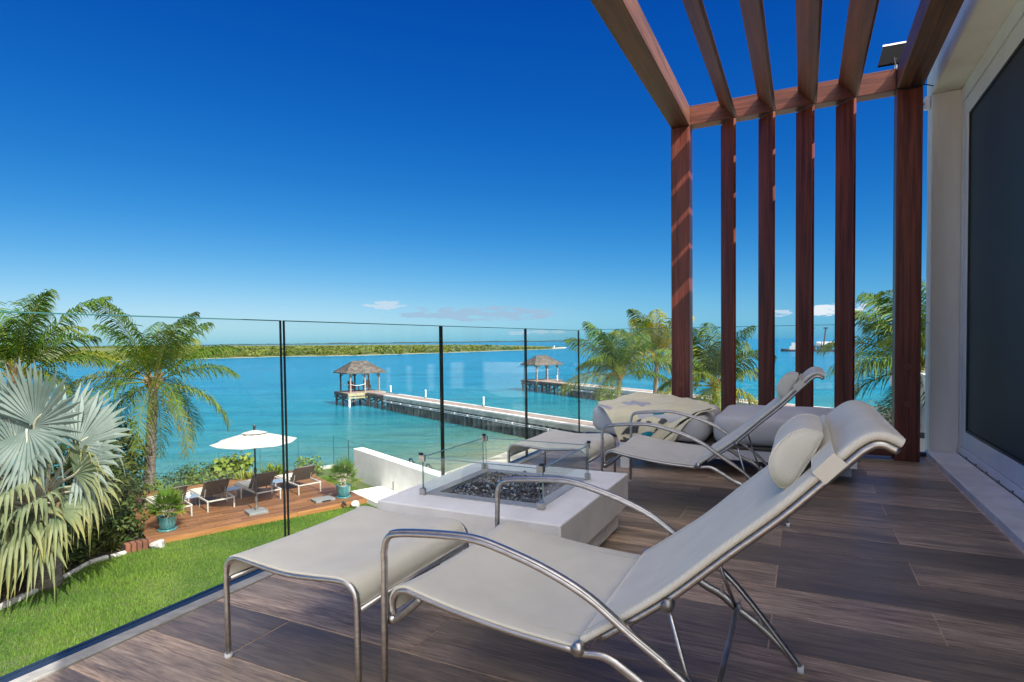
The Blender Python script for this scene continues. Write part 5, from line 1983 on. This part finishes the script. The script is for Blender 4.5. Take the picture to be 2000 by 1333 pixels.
# ------------------------------------------------------------------ glass railings
gr = thing('glass_railing', 'tall frameless glass railing along the open side of the balcony', 'railing', (3.5, 2.16, 0))
mb = MB()
mb.box(-3, 5.96, 2.060, 2.117, -.30, .006)
mb.build('kerb', M['kerb'], gr, bevel=.004)
mb = MB()
mb.box(-3, 5.96, 2.119, 2.149, -.30, .004)
mb.box(-3, 5.96, 2.173, 2.190, -.30, -.004)
mb.box(-3, 5.96, 2.1491, 2.1729, -.30, -.006)
mb.build('glazing_channel', M['channel'], gr)
for a, b in ((-3, -.708), (-.69, .624), (.642, 1.955), (1.975, 3.282), (3.304, 4.608), (4.630, 5.955)):
    vpane(gr, (a, 2.161), (b, 2.161), -.004, 1.108, .015)
ge = thing('end_railing', 'frameless glass railing across the end of the balcony behind the slats', 'railing', (5.9, .7, 0))
for a, b in ((2.13, .82), (.806, -.42), (-.434, -.93)):
    vpane(ge, (5.90, a), (5.90, b), .014, 1.112, .012)
mb = MB()
mb.box(5.87, 5.892, -.93, 2.058, -.30, .03)
mb.box(5.908, 5.93, -.93, 2.058, -.30, .03)
mb.build('glazing_channel', M['channel'], ge)

# ------------------------------------------------------------------ pergola
pg = thing('pergola', 'red brown hardwood pergola with tilted rafters and upright slats', 'pergola', (5.6, .1, 0))
XP = 5.583
for (y0, y1), lb in (((.941, 1.106), 'left post with diagonal sun stripes'), ((-.829, -.656), 'right post beside the house wall')):
    mb = MB()
    mb.box(XP, XP + .17, y0, y1, .002, 2.945)
    o = mb.build('post', M['ipe_z'], pg, bevel=.004, label=lb)
    for z in ((.165, .46, .76) if y0 < 0 else (.30, .58)):
        m_ = MB()
        yc = (y0 + y1) / 2 - .0
        m_.tube([(XP - .0035, yc, z), (XP + .003, yc, z)], [.021, .023], 14)
        m_.build('plug', M['plug'], o)
# cross head between the posts, end beams, rafters
mb = MB()
mb.box(XP + .02, XP + .15, -.652, .937, 2.955, 3.128)
mb.build('header', M['ipe_y'], pg, bevel=.004)
mb = MB()
mb.box(1.0, XP + .17, .936, 1.104, 2.948, 3.118)
mb.build('outer_beam', M['ipe_x'], pg, bevel=.004)
mb = MB()
mb.box(1.0, XP + .17, -.745, -.655, 2.955, 3.125)
mb.build('wall_beam', M['ipe_x'], pg, bevel=.004)
mb = MB()
mb.box(1.0, XP + .17, -.838, -.748, 2.963, 3.131)
mb.build('wall_beam', M['ipe_x'], pg, bevel=.004)
ths = math.radians(47)
ey, ez = -math.cos(ths), -math.sin(ths)
for yc in (.614, .2995, -.0135, -.3125):
    mb = MB()
    c = np.array(((1.0 + XP + .015) / 2, yc - .008, 3.030))
    mb.obox(c, ((XP + .015 - 1.0) / 2, 0, 0), (0, ey * .0935, ez * .0935), (0, -ez * .0135, ey * .0135))
    mb.build('rafter', M['ipe_x'], pg, bevel=.003)
thv = math.radians(48)
for yl in (.6667, .3534, .0562, -.241):
    mb = MB()
    yc = yl - .0625
    ax = np.array((-math.sin(thv), -math.cos(thv), 0))
    an = np.array((-math.cos(thv), math.sin(thv), 0))
    c = np.array((XP + .085, yc * (XP + .085) / XP, 1.475))
    mb.obox(c + an * .0, ax * .0935, an * .0125, (0, 0, 1.473))
    mb.build('slat', M['ipe_z'], pg, bevel=.002)
mb = MB()
mb.box(XP + .03, XP + .14, -.652, .937, .03, .17)
mb.build('bottom_rail', M['ipe_y'], pg, bevel=.004)
mb = MB()
mb.box(.83, .998, -.84, 1.106, 2.95, 3.12)
mb.build('header', M['ipe_y'], pg, bevel=.004)
for y0, y1 in ((.941, 1.106), (-.829, -.656)):
    pass

# solar lamp on the header with its cable
sl = thing('solar_floodlight', 'small solar floodlight panel on top of the pergola beside the right post', 'lamp', (5.75, -.66, 3.13))
pu = np.array((0, .5 * .12, 0))
c = np.array((5.78, -.645, 3.305))
ax = np.array((0, -.085, -.002))
ad = np.array((.045, -.022, .090))
an = nrm(np.cross(ax, ad)) * .010
mb = MB()
mb.obox(c, ax, ad, an)
p = mb.build('panel', M['matt_black'], sl)
mb = MB()
mb.obox(c + ad * 1.08, ax * 1.03, ad * .08, an * 1.5)
mb.build('white_edge', M['white_plastic'], p)
mb = MB()
mb.bar((5.76, -.58, 3.255), (5.76, -.72, 3.255), .012, .02)
mb.bar((5.76, -.665, 3.255), (5.74, -.665, 3.131), .018, .03, up=(1, 0, 0))
mb.build('bracket', M['steel_dark'], sl)
mb = MB()
mb.tube(fillet([(5.72, -.652, 3.26), (5.57, -.646, 3.12), (5.572, -.648, 2.955), (5.574, -.74, 2.935), (5.575, -.835, 2.955), (5.7, -.91, 2.975)], .02), .0045, 5)
mb.build('cable', M['black'], sl)
mb = MB()
mb.box(5.99, 6.05, -.938, -.90, 2.90, 3.0)
wb = thing('wall_bracket', 'small metal bracket on the house wall by the right post top', 'bracket', (6.0, -.93, 2.95))
mb.build('plate', M['alu'], wb, bevel=.005)
mb = MB()
mb.tube([(6.02, -.90, 2.95), (6.02, -.87, 2.95)], .014, 8)
mb.build('bolt', M['steel_dark'], wb)

# ================================================================== FURNITURE
def yz(pts, x):
    return [(x, a, b) for a, b in pts]


def sweep_sheet(prof, x0, x1, thick, sag=0.0, nx=9, edge=None):
    """sheet swept along a YZ profile, spanning x0..x1, closed with rounded sides; sag pulls the middle down"""
    prof = np.asarray(prof, float)
    tg = np.gradient(prof, axis=0)
    tg /= np.linalg.norm(tg, axis=1)[:, None]
    nm = np.column_stack([tg[:, 1], -tg[:, 0]])
    nm *= np.sign(nm[:, 1:2].mean())
    h = thick / 2
    sec = []
    for u in np.linspace(0, 1, nx):
        sec.append((x0 + h + (x1 - x0 - 2 * h) * u, h, 4 * u * (1 - u)))
    for a in np.linspace(60, -60, 5):
        sec.append((x1 - h + h * math.cos(R(a)), h * math.sin(R(a)), 0))
    for u in np.linspace(1, 0, nx):
        sec.append((x0 + h + (x1 - x0 - 2 * h) * u, -h, 4 * u * (1 - u)))
    for a in np.linspace(240, 120, 5):
        sec.append((x0 + h + h * math.cos(R(a)), h * math.sin(R(a)), 0))
    n = len(prof)
    tpar = np.linspace(0, 1, n)
    P_ = np.zeros((len(sec), n, 3))
    for i, (x, o, s_) in enumerate(sec):
        k = np.sin(np.pi * np.clip(tpar, 0, 1)) ** .6
        off = o - sag * s_ * k
        P_[i, :, 0] = x
        P_[i, :, 1] = prof[:, 0] + nm[:, 0] * off
        P_[i, :, 2] = prof[:, 1] + nm[:, 1] * off
    mb = MB()
    mb.grid(P_, closed_u=True)
    ns = len(sec)
    b0 = [i * n for i in range(ns)]
    mb.f.append(tuple(b0))
    mb.f.append(tuple(i + n - 1 for i in b0)[::-1])
    return mb


ARM = cr([(1.022, .43), (1.010, .468), (.975, .486), (.85, .500), (.735, .503), (.63, .482), (.53, .452), (.435, .410), (.343, .348), (.22, .268), (.138, .182), (.066, .092), (.004, .014)], 5)
SEAT = cr([(1.012, .262), (1.013, .300), (.996, .327), (.965, .338), (.93, .332), (.815, .312), (.65, .293), (.475, .284)], 6)
REARRAIL = cr([(.462, .278), (.40, .283), (.345, .258), (.278, .219), (.23, .198), (.18, .160), (.116, .118), (.058, .068), (.008, .014)], 5)
BACK = cr([(.462, .298), (.365, .372), (.268, .449), (.15, .560), (.05, .652), (-.03, .735), (-.068, .774), (-.092, .798), (-.116, .813), (-.140, .814), (-.165, .803)], 6)


def make_lounge_chair():
    X0, X1 = 1.252, 1.928
    root = thing('lounge_chair', 'large foreground lounge chair with taupe mesh seat and round headrest', 'lounge chair', (1.59, .5, 0), 'steel and taupe mesh lounge chairs')
    for x in (X0 + .008, X1 - .008):
        fr = fillet([(x, 1.028, .004), (x, 1.024, .25), (x, 1.021, .40)], .02)
        mb = MB()
        mb.tube(np.vstack([fr, np.array(yz(ARM, x))]), .0100, 10, side=(1, 0, 0), rb=.0090)
        o = mb.build('arm', M['steel'], root, smooth=True)
        mb = MB()
        mb.tube(np.array(yz(ARM, x))[8:-16] + (0, 0, .0095), .0100, 8, side=(1, 0, 0), rb=.004)
        mb.build('arm_cap', M['steel'], o, smooth=True)
        mb = MB()
        mb.lathe([(.012, 0), (.014, .008), (.013, .014)], 10, (x, 1.028, 0))
        mb.build('foot', M['white_plastic'], root)
        mb = MB()
        mb.tube([(x, .014, .012), (x, -.004, .012)], [.014, .013], 10)
        mb.build('foot', M['white_plastic'], root, smooth=True)
        mb = MB()
        mb.tube(np.array(yz(REARRAIL, x)), .007, 8, side=(1, 0, 0), rb=np.interp(np.linspace(0, 1, len(REARRAIL)), [0, .2, .5, 1], [.008, .012, .014, .010]))
        rk = mb.build('notched_rail', M['steel'], root, smooth=True)
        for (a, b) in ((.24, .216), (.188, .178), (.128, .138), (.085, .106)):
            mb = MB()
            mb.add([(x - .006, a, b - .014), (x - .006, a - .022, b - .024), (x - .006, a - .014, b + .010), (x + .006, a, b - .014), (x + .006, a - .022, b - .024), (x + .006, a - .014, b + .010)],
                   [(0, 1, 2), (5, 4, 3), (0, 3, 4, 1), (1, 4, 5, 2), (2, 5, 3, 0)])
            mb.build('notch', M['steel'], rk)
    # seat side rails tucked under the mesh
    for x in (X0 + .03, X1 - .03):
        mb = MB()
        mb.tube(np.array(yz(SEAT, x)) + np.array((0, 0, -.012)), .010, 8, side=(1, 0, 0))
        mb.build('seat_rail', M['steel'], root, smooth=True)
        mb = MB()
        mb.tube(cr([(x, 1.016, .232), (x, .985, .252), (x, .94, .292), (x, .92, .312)], 4), .009, 8, side=(1, 0, 0), rb=.012)
        mb.build('seat_bracket', M['steel_dark'], root, smooth=True)
    mb = MB()
    mb.tube([(X0 + .016, 1.014, .240), (X1 - .016, 1.014, .240)], .011, 8, rb=.014)
    mb.build('front_rail', M['steel'], root, smooth=True)
    mb = MB()
    mb.tube([(X0 + .012, .468, .285), (X1 - .012, .468, .285)], .010, 10)
    mb.build('hinge_rod', M['steel'], root, smooth=True)
    for x in (X0 + .006, X1 - .006):
        mb = MB()
        mb.tube([(x - .010, .463, .290), (x + .010, .463, .290)], [.016, .016], 12)
        mb.build('hinge', M['steel'], root, smooth=True)
    sweep_sheet(SEAT, X0 + .020, X1 - .020, .009, sag=.016).build('seat', M['sling'], root, smooth=True)
    bx0_, bx1_ = X0 + .024, X1 - .024
    sweep_sheet(BACK, bx0_, bx1_, .017, sag=.014, nx=11).build('backrest', M['sling_back'], root, smooth=True)
    tgb = np.gradient(BACK, axis=0)
    tgb /= np.linalg.norm(tgb, axis=1)[:, None]
    nb_ = np.column_stack([tgb[:, 1], -tgb[:, 0]])
    nb_ *= np.sign(nb_[:, 1:2].mean())
    und = BACK - nb_ * .0165
    for x in (bx0_ + .012, bx1_ - .012):
        mb = MB()
        mb.tube(np.array(yz(und[2:], x)), .008, 8, side=(1, 0, 0), rb=.009)
        mb.build('back_rail', M['steel'], root, smooth=True)
    for (pf, xa, off) in ((SEAT, X0 + .062, .0052), (SEAT, X1 - .062, .0052), (BACK, bx0_ + .04, .0088), (BACK, bx1_ - .04, .0088)):
        tg_ = np.gradient(pf, axis=0)
        tg_ /= np.linalg.norm(tg_, axis=1)[:, None]
        nn_ = np.column_stack([tg_[:, 1], -tg_[:, 0]])
        nn_ *= np.sign(nn_[:, 1:2].mean())
        u_ = .10 if pf is SEAT else .07
        tp_ = np.linspace(0, 1, len(pf))
        dn = off - (.016 if pf is SEAT else .014) * 4 * u_ * (1 - u_) * np.sin(np.pi * tp_) ** .6
        mb = MB()
        mb.tube(np.array(yz(pf + nn_ * dn[:, None], xa)), .0011, 4)
        mb.build('hem_seam', M['pillow'], root)
    mb = MB()
    mb.tube([(bx0_ + .012, *und[-2]), (bx1_ - .012, *und[-2])], .009, 8)
    mb.build('head_rail', M['steel'], root, smooth=True)
    # prop: two rods and a cross rod resting in the notches
    for x in (bx0_ + .004, bx1_ - .004):
        mb = MB()
        mb.tube([(x, .263, .418), (x, .222, .27), (x, .182, .166)], .0055, 8)
        pr_ = mb.build('prop_rod', M['steel'], root, smooth=True)
        mb = MB()
        mb.tube([(x - .014, .263, .423), (x + .010, .263, .423)], [.014, .014], 12)
        mb.build('pivot', M['steel_dark'], pr_, smooth=True)
    mb = MB()
    mb.tube([(X0 - .004, .180, .171), (X1 + .004, .180, .171)], .0075, 10)
    mb.build('prop_cross_rod', M['steel'], root, smooth=True)
    # headrest: D shaped roll held by a flat strap
    e = nrm(np.array((-.668, .744)))             # up along the back
    n2 = np.array((.744, .668))                  # out of the back, towards the sitter
    outl = cr([(-.040, .791), (-.024, .753), (-.002, .713), (.018, .679), (.033, .664), (.050, .668), (.064, .688), (.070, .712), (.066, .737), (.053, .762),
               (.030, .786), (.011, .798), (-.007, .802), (-.026, .799), (-.038, .795)], 3)
    cen = outl.mean(0)
    xs = [1.424, 1.4241, 1.426, 1.432, 1.45, 1.50, 1.57, 1.64, 1.69, 1.708, 1.714, 1.7159, 1.716]
    sc = [.001, .6, .93, .965, .985, 1.0, 1.005, 1.0, .985, .965, .93, .6, .001]
    P_ = np.zeros((len(outl), len(xs), 3))
    for j, (x, s_) in enumerate(zip(xs, sc)):
        q = cen + (outl - cen) * s_
        P_[:, j, 0] = x
        P_[:, j, 1] = q[:, 0]
        P_[:, j, 2] = q[:, 1]
    mb = MB()
    mb.grid(P_, closed_u=True)
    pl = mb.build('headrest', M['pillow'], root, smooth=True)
    for x in (1.4285, 1.7115):
        q = cen + (outl - cen) * .955
        mb = MB()
        ring_ = np.column_stack([np.full(len(q) + 1, x), np.append(q[:, 0], q[0, 0]), np.append(q[:, 1], q[0, 1])])
        mb.tube(ring_, .003, 5, cap=False)
        mb.build('piping', M['pillow'], pl, smooth=True)
    mb = MB()
    c0 = np.array((-.044, .7495)) - n2 * .001
    for (a, b, o0, o1) in ((bx0_ - .0015, bx1_ + .0015, .0125, .0150), (bx0_ - .0015, bx1_ + .0015, -.0165, -.0140)):
        c_ = c0 + n2 * (o0 + o1) / 2
        mb.obox(((a + b) / 2, c_[0], c_[1]), ((b - a) / 2, 0, 0), (0, e[0] * .028, e[1] * .028), (0, n2[0] * (o1 - o0) / 2, n2[1] * (o1 - o0) / 2))
    for x in (bx0_ - .0030, bx1_ + .0030):
        c_ = c0 + n2 * (-.0008)
        mb.obox((x, c_[0], c_[1]), (.0014, 0, 0), (0, e[0] * .028, e[1] * .028), (0, n2[0] * .0158, n2[1] * .0158))
    mb.build('strap', M['sling_back'], root)
    return root


ch = make_lounge_chair()
c2_ = copy_tree(ch)
c2_.location = (1.59 + 2.14, .5 + .065, 0)
c2_['label'] = 'farther lounge chair with small round headrest in front of the grey daybed'


def make_ottoman():
    X0, X1 = 1.240, 1.855
    Y0, Y1 = 1.112, 1.648
    root = thing('footstool', 'foreground taupe mesh footstool with four steel legs', 'footstool', (1.55, 1.38, 0), 'taupe mesh footstools')
    top = cr([(Y1 - .004, .262), (Y1 - .003, .292), (Y1 - .020, .322), (Y1 - .062, .336), (Y1 - .15, .330), ((Y0 + Y1) / 2, .3235), (Y0 + .15, .330), (Y0 + .062, .336), (Y0 + .020, .322), (Y0 + .003, .292), (Y0 + .004, .262)], 5)
    fr = cr([(Y1, .27), (Y1 - .006, .302), (Y1 - .032, .324), (Y1 - .075, .328), ((Y0 + Y1) / 2, .313), (Y0 + .075, .328), (Y0 + .032, .324), (Y0 + .006, .302), (Y0, .27)], 6)
    for x in (X0 + .011, X1 - .011):
        mb = MB()
        path = np.vstack([[(x, Y1, .004), (x, Y1, .15)], np.array(yz(fr, x)), [(x, Y0, .15), (x, Y0, .004)]])
        mb.tube(path, .0092, 10, side=(1, 0, 0), rb=.0092)
        o = mb.build('leg_frame', M['steel'], root, smooth=True)
        for y_ in (Y0, Y1):
            mb = MB()
            mb.lathe([(.011, 0), (.0125, .004), (.012, .012)], 10, (x, y_, 0))
            mb.build('foot', M['white_plastic'], o)
    for y_ in (Y0 + .001, Y1 - .001):
        mb = MB()
        mb.tube([(X0 + .022, y_, .252), (X1 - .022, y_, .252)], .009, 8, side=(0, 0, 1), rb=.011)
        mb.build('side_rail', M['steel'], root, smooth=True)
    sweep_sheet(top, X0 + .004, X1 - .004, .009, sag=.008).build('seat', M['sling'], root, smooth=True)
    return root


ot = make_ottoman()
o2 = copy_tree(ot)
o2.location = (1.55 + 2.155, 1.38 + .075, 0)
o2['label'] = 'farther taupe mesh footstool beyond the fire pit glass'

# ------------------------------------------------------------------ fire pit
fp = thing('fire_pit', 'square white concrete fire pit with glass windscreen', 'fire pit', (2.6, 1.3, 0))
FX0, FX1, FY0, FY1, FZ = 2.112, 3.094, .845, 1.748, .28
BX0, BX1, BY0, BY1 = 2.30, 2.875, 1.02, 1.60
mb = MB()
for q in ((FX0, BX0, FY0, FY1), (BX1, FX1, FY0, FY1), (BX0 + .0, BX1, FY0, BY0), (BX0, BX1, BY1, FY1)):
    pass
vs = []
for z in (FZ, .108):
    vs += [(FX0, FY0, z), (FX1, FY0, z), (FX1, FY1, z), (FX0, FY1, z), (BX0, BY0, z), (BX1, BY0, z), (BX1, BY1, z), (BX0, BY1, z)]
fs = []
for i in range(4):
    j = (i + 1) % 4
    fs += [(i, j, 4 + j, 4 + i), (8 + j, 8 + i, 12 + i, 12 + j), (i, 8 + i, 8 + j, j), (4 + j, 12 + j, 12 + i, 4 + i)]
mb.add(vs, fs)
mb.build('slab_top', M['pit'], fp, bevel=.006)
mb = MB()
mb.box(FX0 + .05, 2.80, FY0 + .028, FY1 - .10, .012, .106)
mb.build('base', M['pit'], fp, bevel=.004)
mb = MB()
mb.box(2.812, FX1 - .095, FY0 + .028, FY1 - .10, .012, .106)
mb.build('access_panel', M['pit'], fp, bevel=.004)
mb = MB()
mb.box(FX0 + .07, FX1 - .11, FY0 + .05, FY1 - .12, .001, .0115)
mb.build('plinth', M['black'], fp)
mb = MB()
mb.box(BX0 - .0, BX1, BY0, BY1, .20, .215)
mb.build('burner_tray', M['black'], fp)
mb = MB()
for q in ((BX0 - .012, BX0 + .045, BY0 - .012, BY1 + .012), (BX1 - .045, BX1 + .012, BY0 - .012, BY1 + .012), (BX0 + .0455, BX1 - .0455, BY0 - .012, BY0 + .04), (BX0 + .0455, BX1 - .0455, BY1 - .04, BY1 + .012)):
    mb.box(*q, .262, .2835)
mb.build('steel_rim', M['rim'], fp)
# reflective fire glass
mb = MB()
ico = np.array([(0, 0, 1), (0, 0, -1), (1, 0, 0), (-1, 0, 0), (0, 1, 0), (0, -1, 0)], float)
icf = [(0, 2, 4), (0, 4, 3), (0, 3, 5), (0, 5, 2), (1, 4, 2), (1, 3, 4), (1, 5, 3), (1, 2, 5)]
for k in range(3200):
    px_, py_ = rng.uniform(BX0 + .045, BX1 - .045), rng.uniform(BY0 + .045, BY1 - .045)
    s_ = rng.uniform(.006, .0125)
    ed = min(px_ - BX0 - .04, BX1 - .04 - px_, py_ - BY0 - .04, BY1 - .04 - py_)
    hz = .232 + rng.uniform(0, .036) + .022 * min(1, ed / .08) + .012 * math.sin(px_ * 37) * math.sin(py_ * 31)
    rot = np.linalg.qr(nrg.normal(size=(3, 3)))[0]
    V = (ico * nrg.uniform(.55, 1.25, (6, 1))) @ rot.T * s_ + (px_, py_, hz)
    mb.add(V, icf, rng.random() ** 1.2)
o = mb.build('fire_glass', M['fireglass'], fp, attr='tint')
o['kind'] = 'stuff'
# windscreen
gx0, gx1, gy0, gy1 = 2.275, 2.885, .995, 1.615
vpane(fp, (gx0, gy0 + .012), (gx0, gy1 - .012), FZ + .012, .458, .006, topmat='pit')
vpane(fp, (gx1, gy0 + .012), (gx1, gy1 - .012), FZ + .012, .458, .006, topmat='pit')
vpane(fp, (gx0 + .012, gy0), (gx1 - .012, gy0), FZ + .012, .458, .006, topmat='pit')
vpane(fp, (gx0 + .012, gy1), (gx1 - .012, gy1), FZ + .012, .458, .006, topmat='pit')
for x in (gx0, gx1):
    for y_ in (gy0, gy1):
        sx, sy = (1 if x == gx0 else -1), (1 if y_ == gy0 else -1)
        for z0, z1 in ((FZ + .001, FZ + .030), (.440, .468)):
            mb = MB()
            mb.box(min(x - sx * .007, x + sx * .022), max(x - sx * .007, x + sx * .022), y_ - .007, y_ + .007, z0, z1)
            mb.box(x - .0069, x + .0069, min(y_ + sy * .0071, y_ + sy * .022), max(y_ + sy * .0071, y_ + sy * .022), z0, z1)
            o = mb.build('corner_clip', M['steel'], fp)
            if z0 > .4:
                mb = MB()
                mb.lathe([(.009, 0), (.011, .003), (.011, .009), (.007, .011)], 12, (x, y_, z1 + .0005))
                mb.build('cap', M['black'], o)
mb = MB()
p = (2.90, 1.37, FZ)
mb.lathe([(.012, .001), (.012, .004)], 14, p)
o = mb.build('gas_valve', M['steel'], fp)
mb = MB()
mb.lathe([(.006, .0045), (.006, .007)], 10, p)
mb.build('keyhole', M['black'], o)

# ------------------------------------------------------------------ daybed
db = thing('daybed', 'low white daybed with two plump grey cushions against the slats', 'daybed', (4.95, .5, 0))
mb = MB()
mb.box(4.455, 5.36, -.32, 1.285, .128, .205)
mb.build('platform', M['white_plastic'], db, bevel=.004)
mb = MB()
mb.box(4.452, 5.36, -.315, 1.28, .2065, .222)
mb.build('slat_base', M['dark_timber'], db)
for x0, x1, y0, y1 in ((4.46, 4.52, 1.20, 1.28), (5.28, 5.34, 1.20, 1.28), (5.28, 5.34, -.31, -.23), (4.80, 4.86, -.31, -.23)):
    mb = MB()
    mb.box(x0, x1, y0, y1, .001, .127)
    mb.build('leg', M['white_plastic'], db, bevel=.003)


def puffy(poly, z0, z1, crown, name, mat, parent, rnd=.09, n=14):
    """cushion over a rounded footprint: superellipse sides, crowned top"""
    c = np.mean(poly, 0)
    ring_ = fillet(list(poly) + [poly[0], poly[1]], .10, 6)[1:]
    # resample closed outline evenly
    ring_ = ring_[:-1]
    cl = np.vstack([ring_, ring_[:1]])
    s_ = np.concatenate([[0], np.cumsum(np.linalg.norm(np.diff(cl, axis=0), axis=1))])
    NSX = 72
    tt2 = np.linspace(0, s_[-1], NSX + 1)[:-1]
    out_ = np.column_stack([np.interp(tt2, s_, cl[:, 0]), np.interp(tt2, s_, cl[:, 1])])
    rows_ = []
    h = (z1 - z0) / 2
    zc = (z0 + z1) / 2
    for a in np.linspace(-90, 90, n):
        ca, sa = math.cos(R(a)), math.sin(R(a))
        inset = rnd * (1 - ca ** .55) if abs(a) < 90 else rnd
        q = []
        for p in out_:
            d = c - p
            L_ = np.linalg.norm(d)
            q.append((*(p + d / L_ * inset), zc + h * np.sign(sa) * abs(sa) ** .75))
        rows_.append(q)
    top = rows_[-1]
    for f in (.2, .45, .7, .9, 1.0):
        q = []
        for p in top:
            xy = np.array(p[:2]) * (1 - f) + c * f
            q.append((xy[0], xy[1], z1 + crown * math.sin(f * math.pi / 2)))
        rows_.append(q)
    mb = MB()
    mb.grid(np.array(rows_).transpose(1, 0, 2), closed_u=True)
    return mb.build(name, mat, parent, smooth=True)


def tag_c(o):
    return o


cuA = puffy(np.array([(4.50, .635), (4.50, 1.27), (4.86, 1.66), (5.42, 1.66), (5.42, .635)]), .224, .428, .035, 'cushion', M['cushion'], db)
cuB = puffy(np.array([(4.50, -.33), (4.50, .605), (5.42, .605), (5.42, -.33)]), .224, .432, .035, 'cushion', M['cushion'], db)

# throw blanket over the left cushion, with a flat geometric print kept as a colour per vertex
PRINT = [((.10, .105, .11), [(.749, .66), (.729, .818), (.774, .748), (.809, .692), (.809, .635)]), ((.10, .105, .11), [(.804, .327), (.759, .434), (.804, .396)]),
         ((.08, .085, .09), [(.829, .264), (.824, .396), (.874, .365), (.894, .063)]), ((.10, .105, .11), [(.839, .635), (.839, .667), (.869, .635), (.884, .61)]),
         ((.012, .26, .34), [(.759, .434), (.704, .553), (.714, .648), (.759, .642)]), ((.012, .26, .34), [(.874, .377), (.869, .629), (.899, .597), (.915, .42)]),
         ((.012, .03, .05), [(.799, .478), (.793, .503), (.799, .547), (.809, .547), (.809, .484)]),
         ((.02, .022, .03), [(.62, .95), (.759, .955), (.789, .906), (.829, .881), (.824, .899), (.799, .95), (.759, .985), (.62, .975)]),
         ((.02, .022, .03), [(.849, .862), (.856, .905), (.899, .824), (1.0, .76), (1.0, .73), (.899, .792)]),
         ((.10, .105, .11), [(.905, .10), (.93, .36), (1.0, .30), (1.0, .08)])]
LAV = [[(.0, .16), (.0, .72), (.10, .62), (.12, .2)], [(.56 + .05 * math.cos(q * .5), .36 + .13 * math.sin(q * .5) - .6 * .05 * math.cos(q * .5)) for q in range(13)], [(.50, .0), (.72, .0), (.70, .05), (.673, .125), (.60, .06)]]
TPROF = cr([(5.36, .40), (5.25, .466), (5.05, .482), (4.85, .474), (4.68, .455), (4.575, .428), (4.515, .385), (4.487, .33), (4.482, .27), (4.478, .20), (4.470, .13)], 9)


def throw():
    nu, nv = 190, 130
    seg = np.concatenate([[0], np.cumsum(np.linalg.norm(np.diff(TPROF, axis=0), axis=1))])
    fu = np.linspace(0, 1, nu)[:, None]
    f = np.linspace(0, 1, nv)[None, :]
    x = np.interp(seg[-1] * fu, seg, TPROF[:, 0]) + 0 * f
    z = np.interp(seg[-1] * fu, seg, TPROF[:, 1]) + 0 * f
    kk = [0, .35, .62, .8, 1]
    yl = np.interp(fu, kk, [1.62, 1.62, 1.53, 1.36, 1.26])
    yr = np.interp(fu, kk, [1.04, .74, .59, .78, .94])
    y_ = yl + (yr - yl) * f
    wr = .006 * np.sin(f * 17 + fu * 5) + .005 * np.sin(fu * 21 - f * 8) + .003 * np.sin(fu * 47 + f * 31)
    fall = np.maximum(0, y_ - 1.45) * .55 * np.maximum(0, 1 - fu * 1.2)
    bm = .045 * np.exp(-((fu - .14) / .10) ** 2) * np.exp(-((f - .55) / .28) ** 2)
    P_ = np.stack([x - wr * .6, y_, z + wr + .006 - fall + bm], 2)
    mb = MB()
    mb.grid(P_)
    me = mb.mesh('throw_blanket', M['throw'], smooth=True)
    uv = np.stack([fu + 0 * f, f + 0 * fu], 2).reshape(-1, 2)
    c = np.tile(np.array((.82, .74, .50)), (len(uv), 1))
    for pl in LAV:
        c[in_poly(uv + .012 * np.stack([np.sin(uv[:, 1] * 60), np.sin(uv[:, 0] * 70)], 1), pl)] = (.46, .45, .50)
    for cc, pl in PRINT:
        c[in_poly(uv, pl)] = cc
    at_ = me.attributes.new('print', 'FLOAT_COLOR', 'POINT')
    at_.data.foreach_set('color', np.column_stack([c, np.ones(len(c))]).astype(np.float32).ravel())
    o = link('throw_blanket', me)
    sm_ = o.modifiers.new('thick', 'SOLIDIFY')
    sm_.thickness = .009
    sm_.offset = 1.0
    return tag(o, 'cream throw with teal and grey geometric print over the daybed left end', 'blanket')


mt, t = base_mat('printed_throw')
tcn = t.n('ShaderNodeTexCoord')
nz = t.n('ShaderNodeTexNoise', {'Vector': tcn.outputs['Object'], 'Scale': 210.0, 'Detail': 3.0}).outputs[0]
at = t.n('ShaderNodeAttribute', attribute_name='print')
c = t.n('ShaderNodeHueSaturation', {'Value': t.math('MULTIPLY_ADD', nz, .7, .65), 'Color': at.outputs['Color']}).outputs[0]
b = t.n('ShaderNodeBump', {'Strength': .5, 'Distance': .002, 'Height': nz})
p = t.n('ShaderNodeBsdfPrincipled', {'Base Color': c, 'Roughness': .9, 'Specular IOR Level': .15, 'Sheen Weight': .15, 'Normal': b.outputs[0]})
finish(t, p.outputs[0])
M['throw'] = mt
throw()
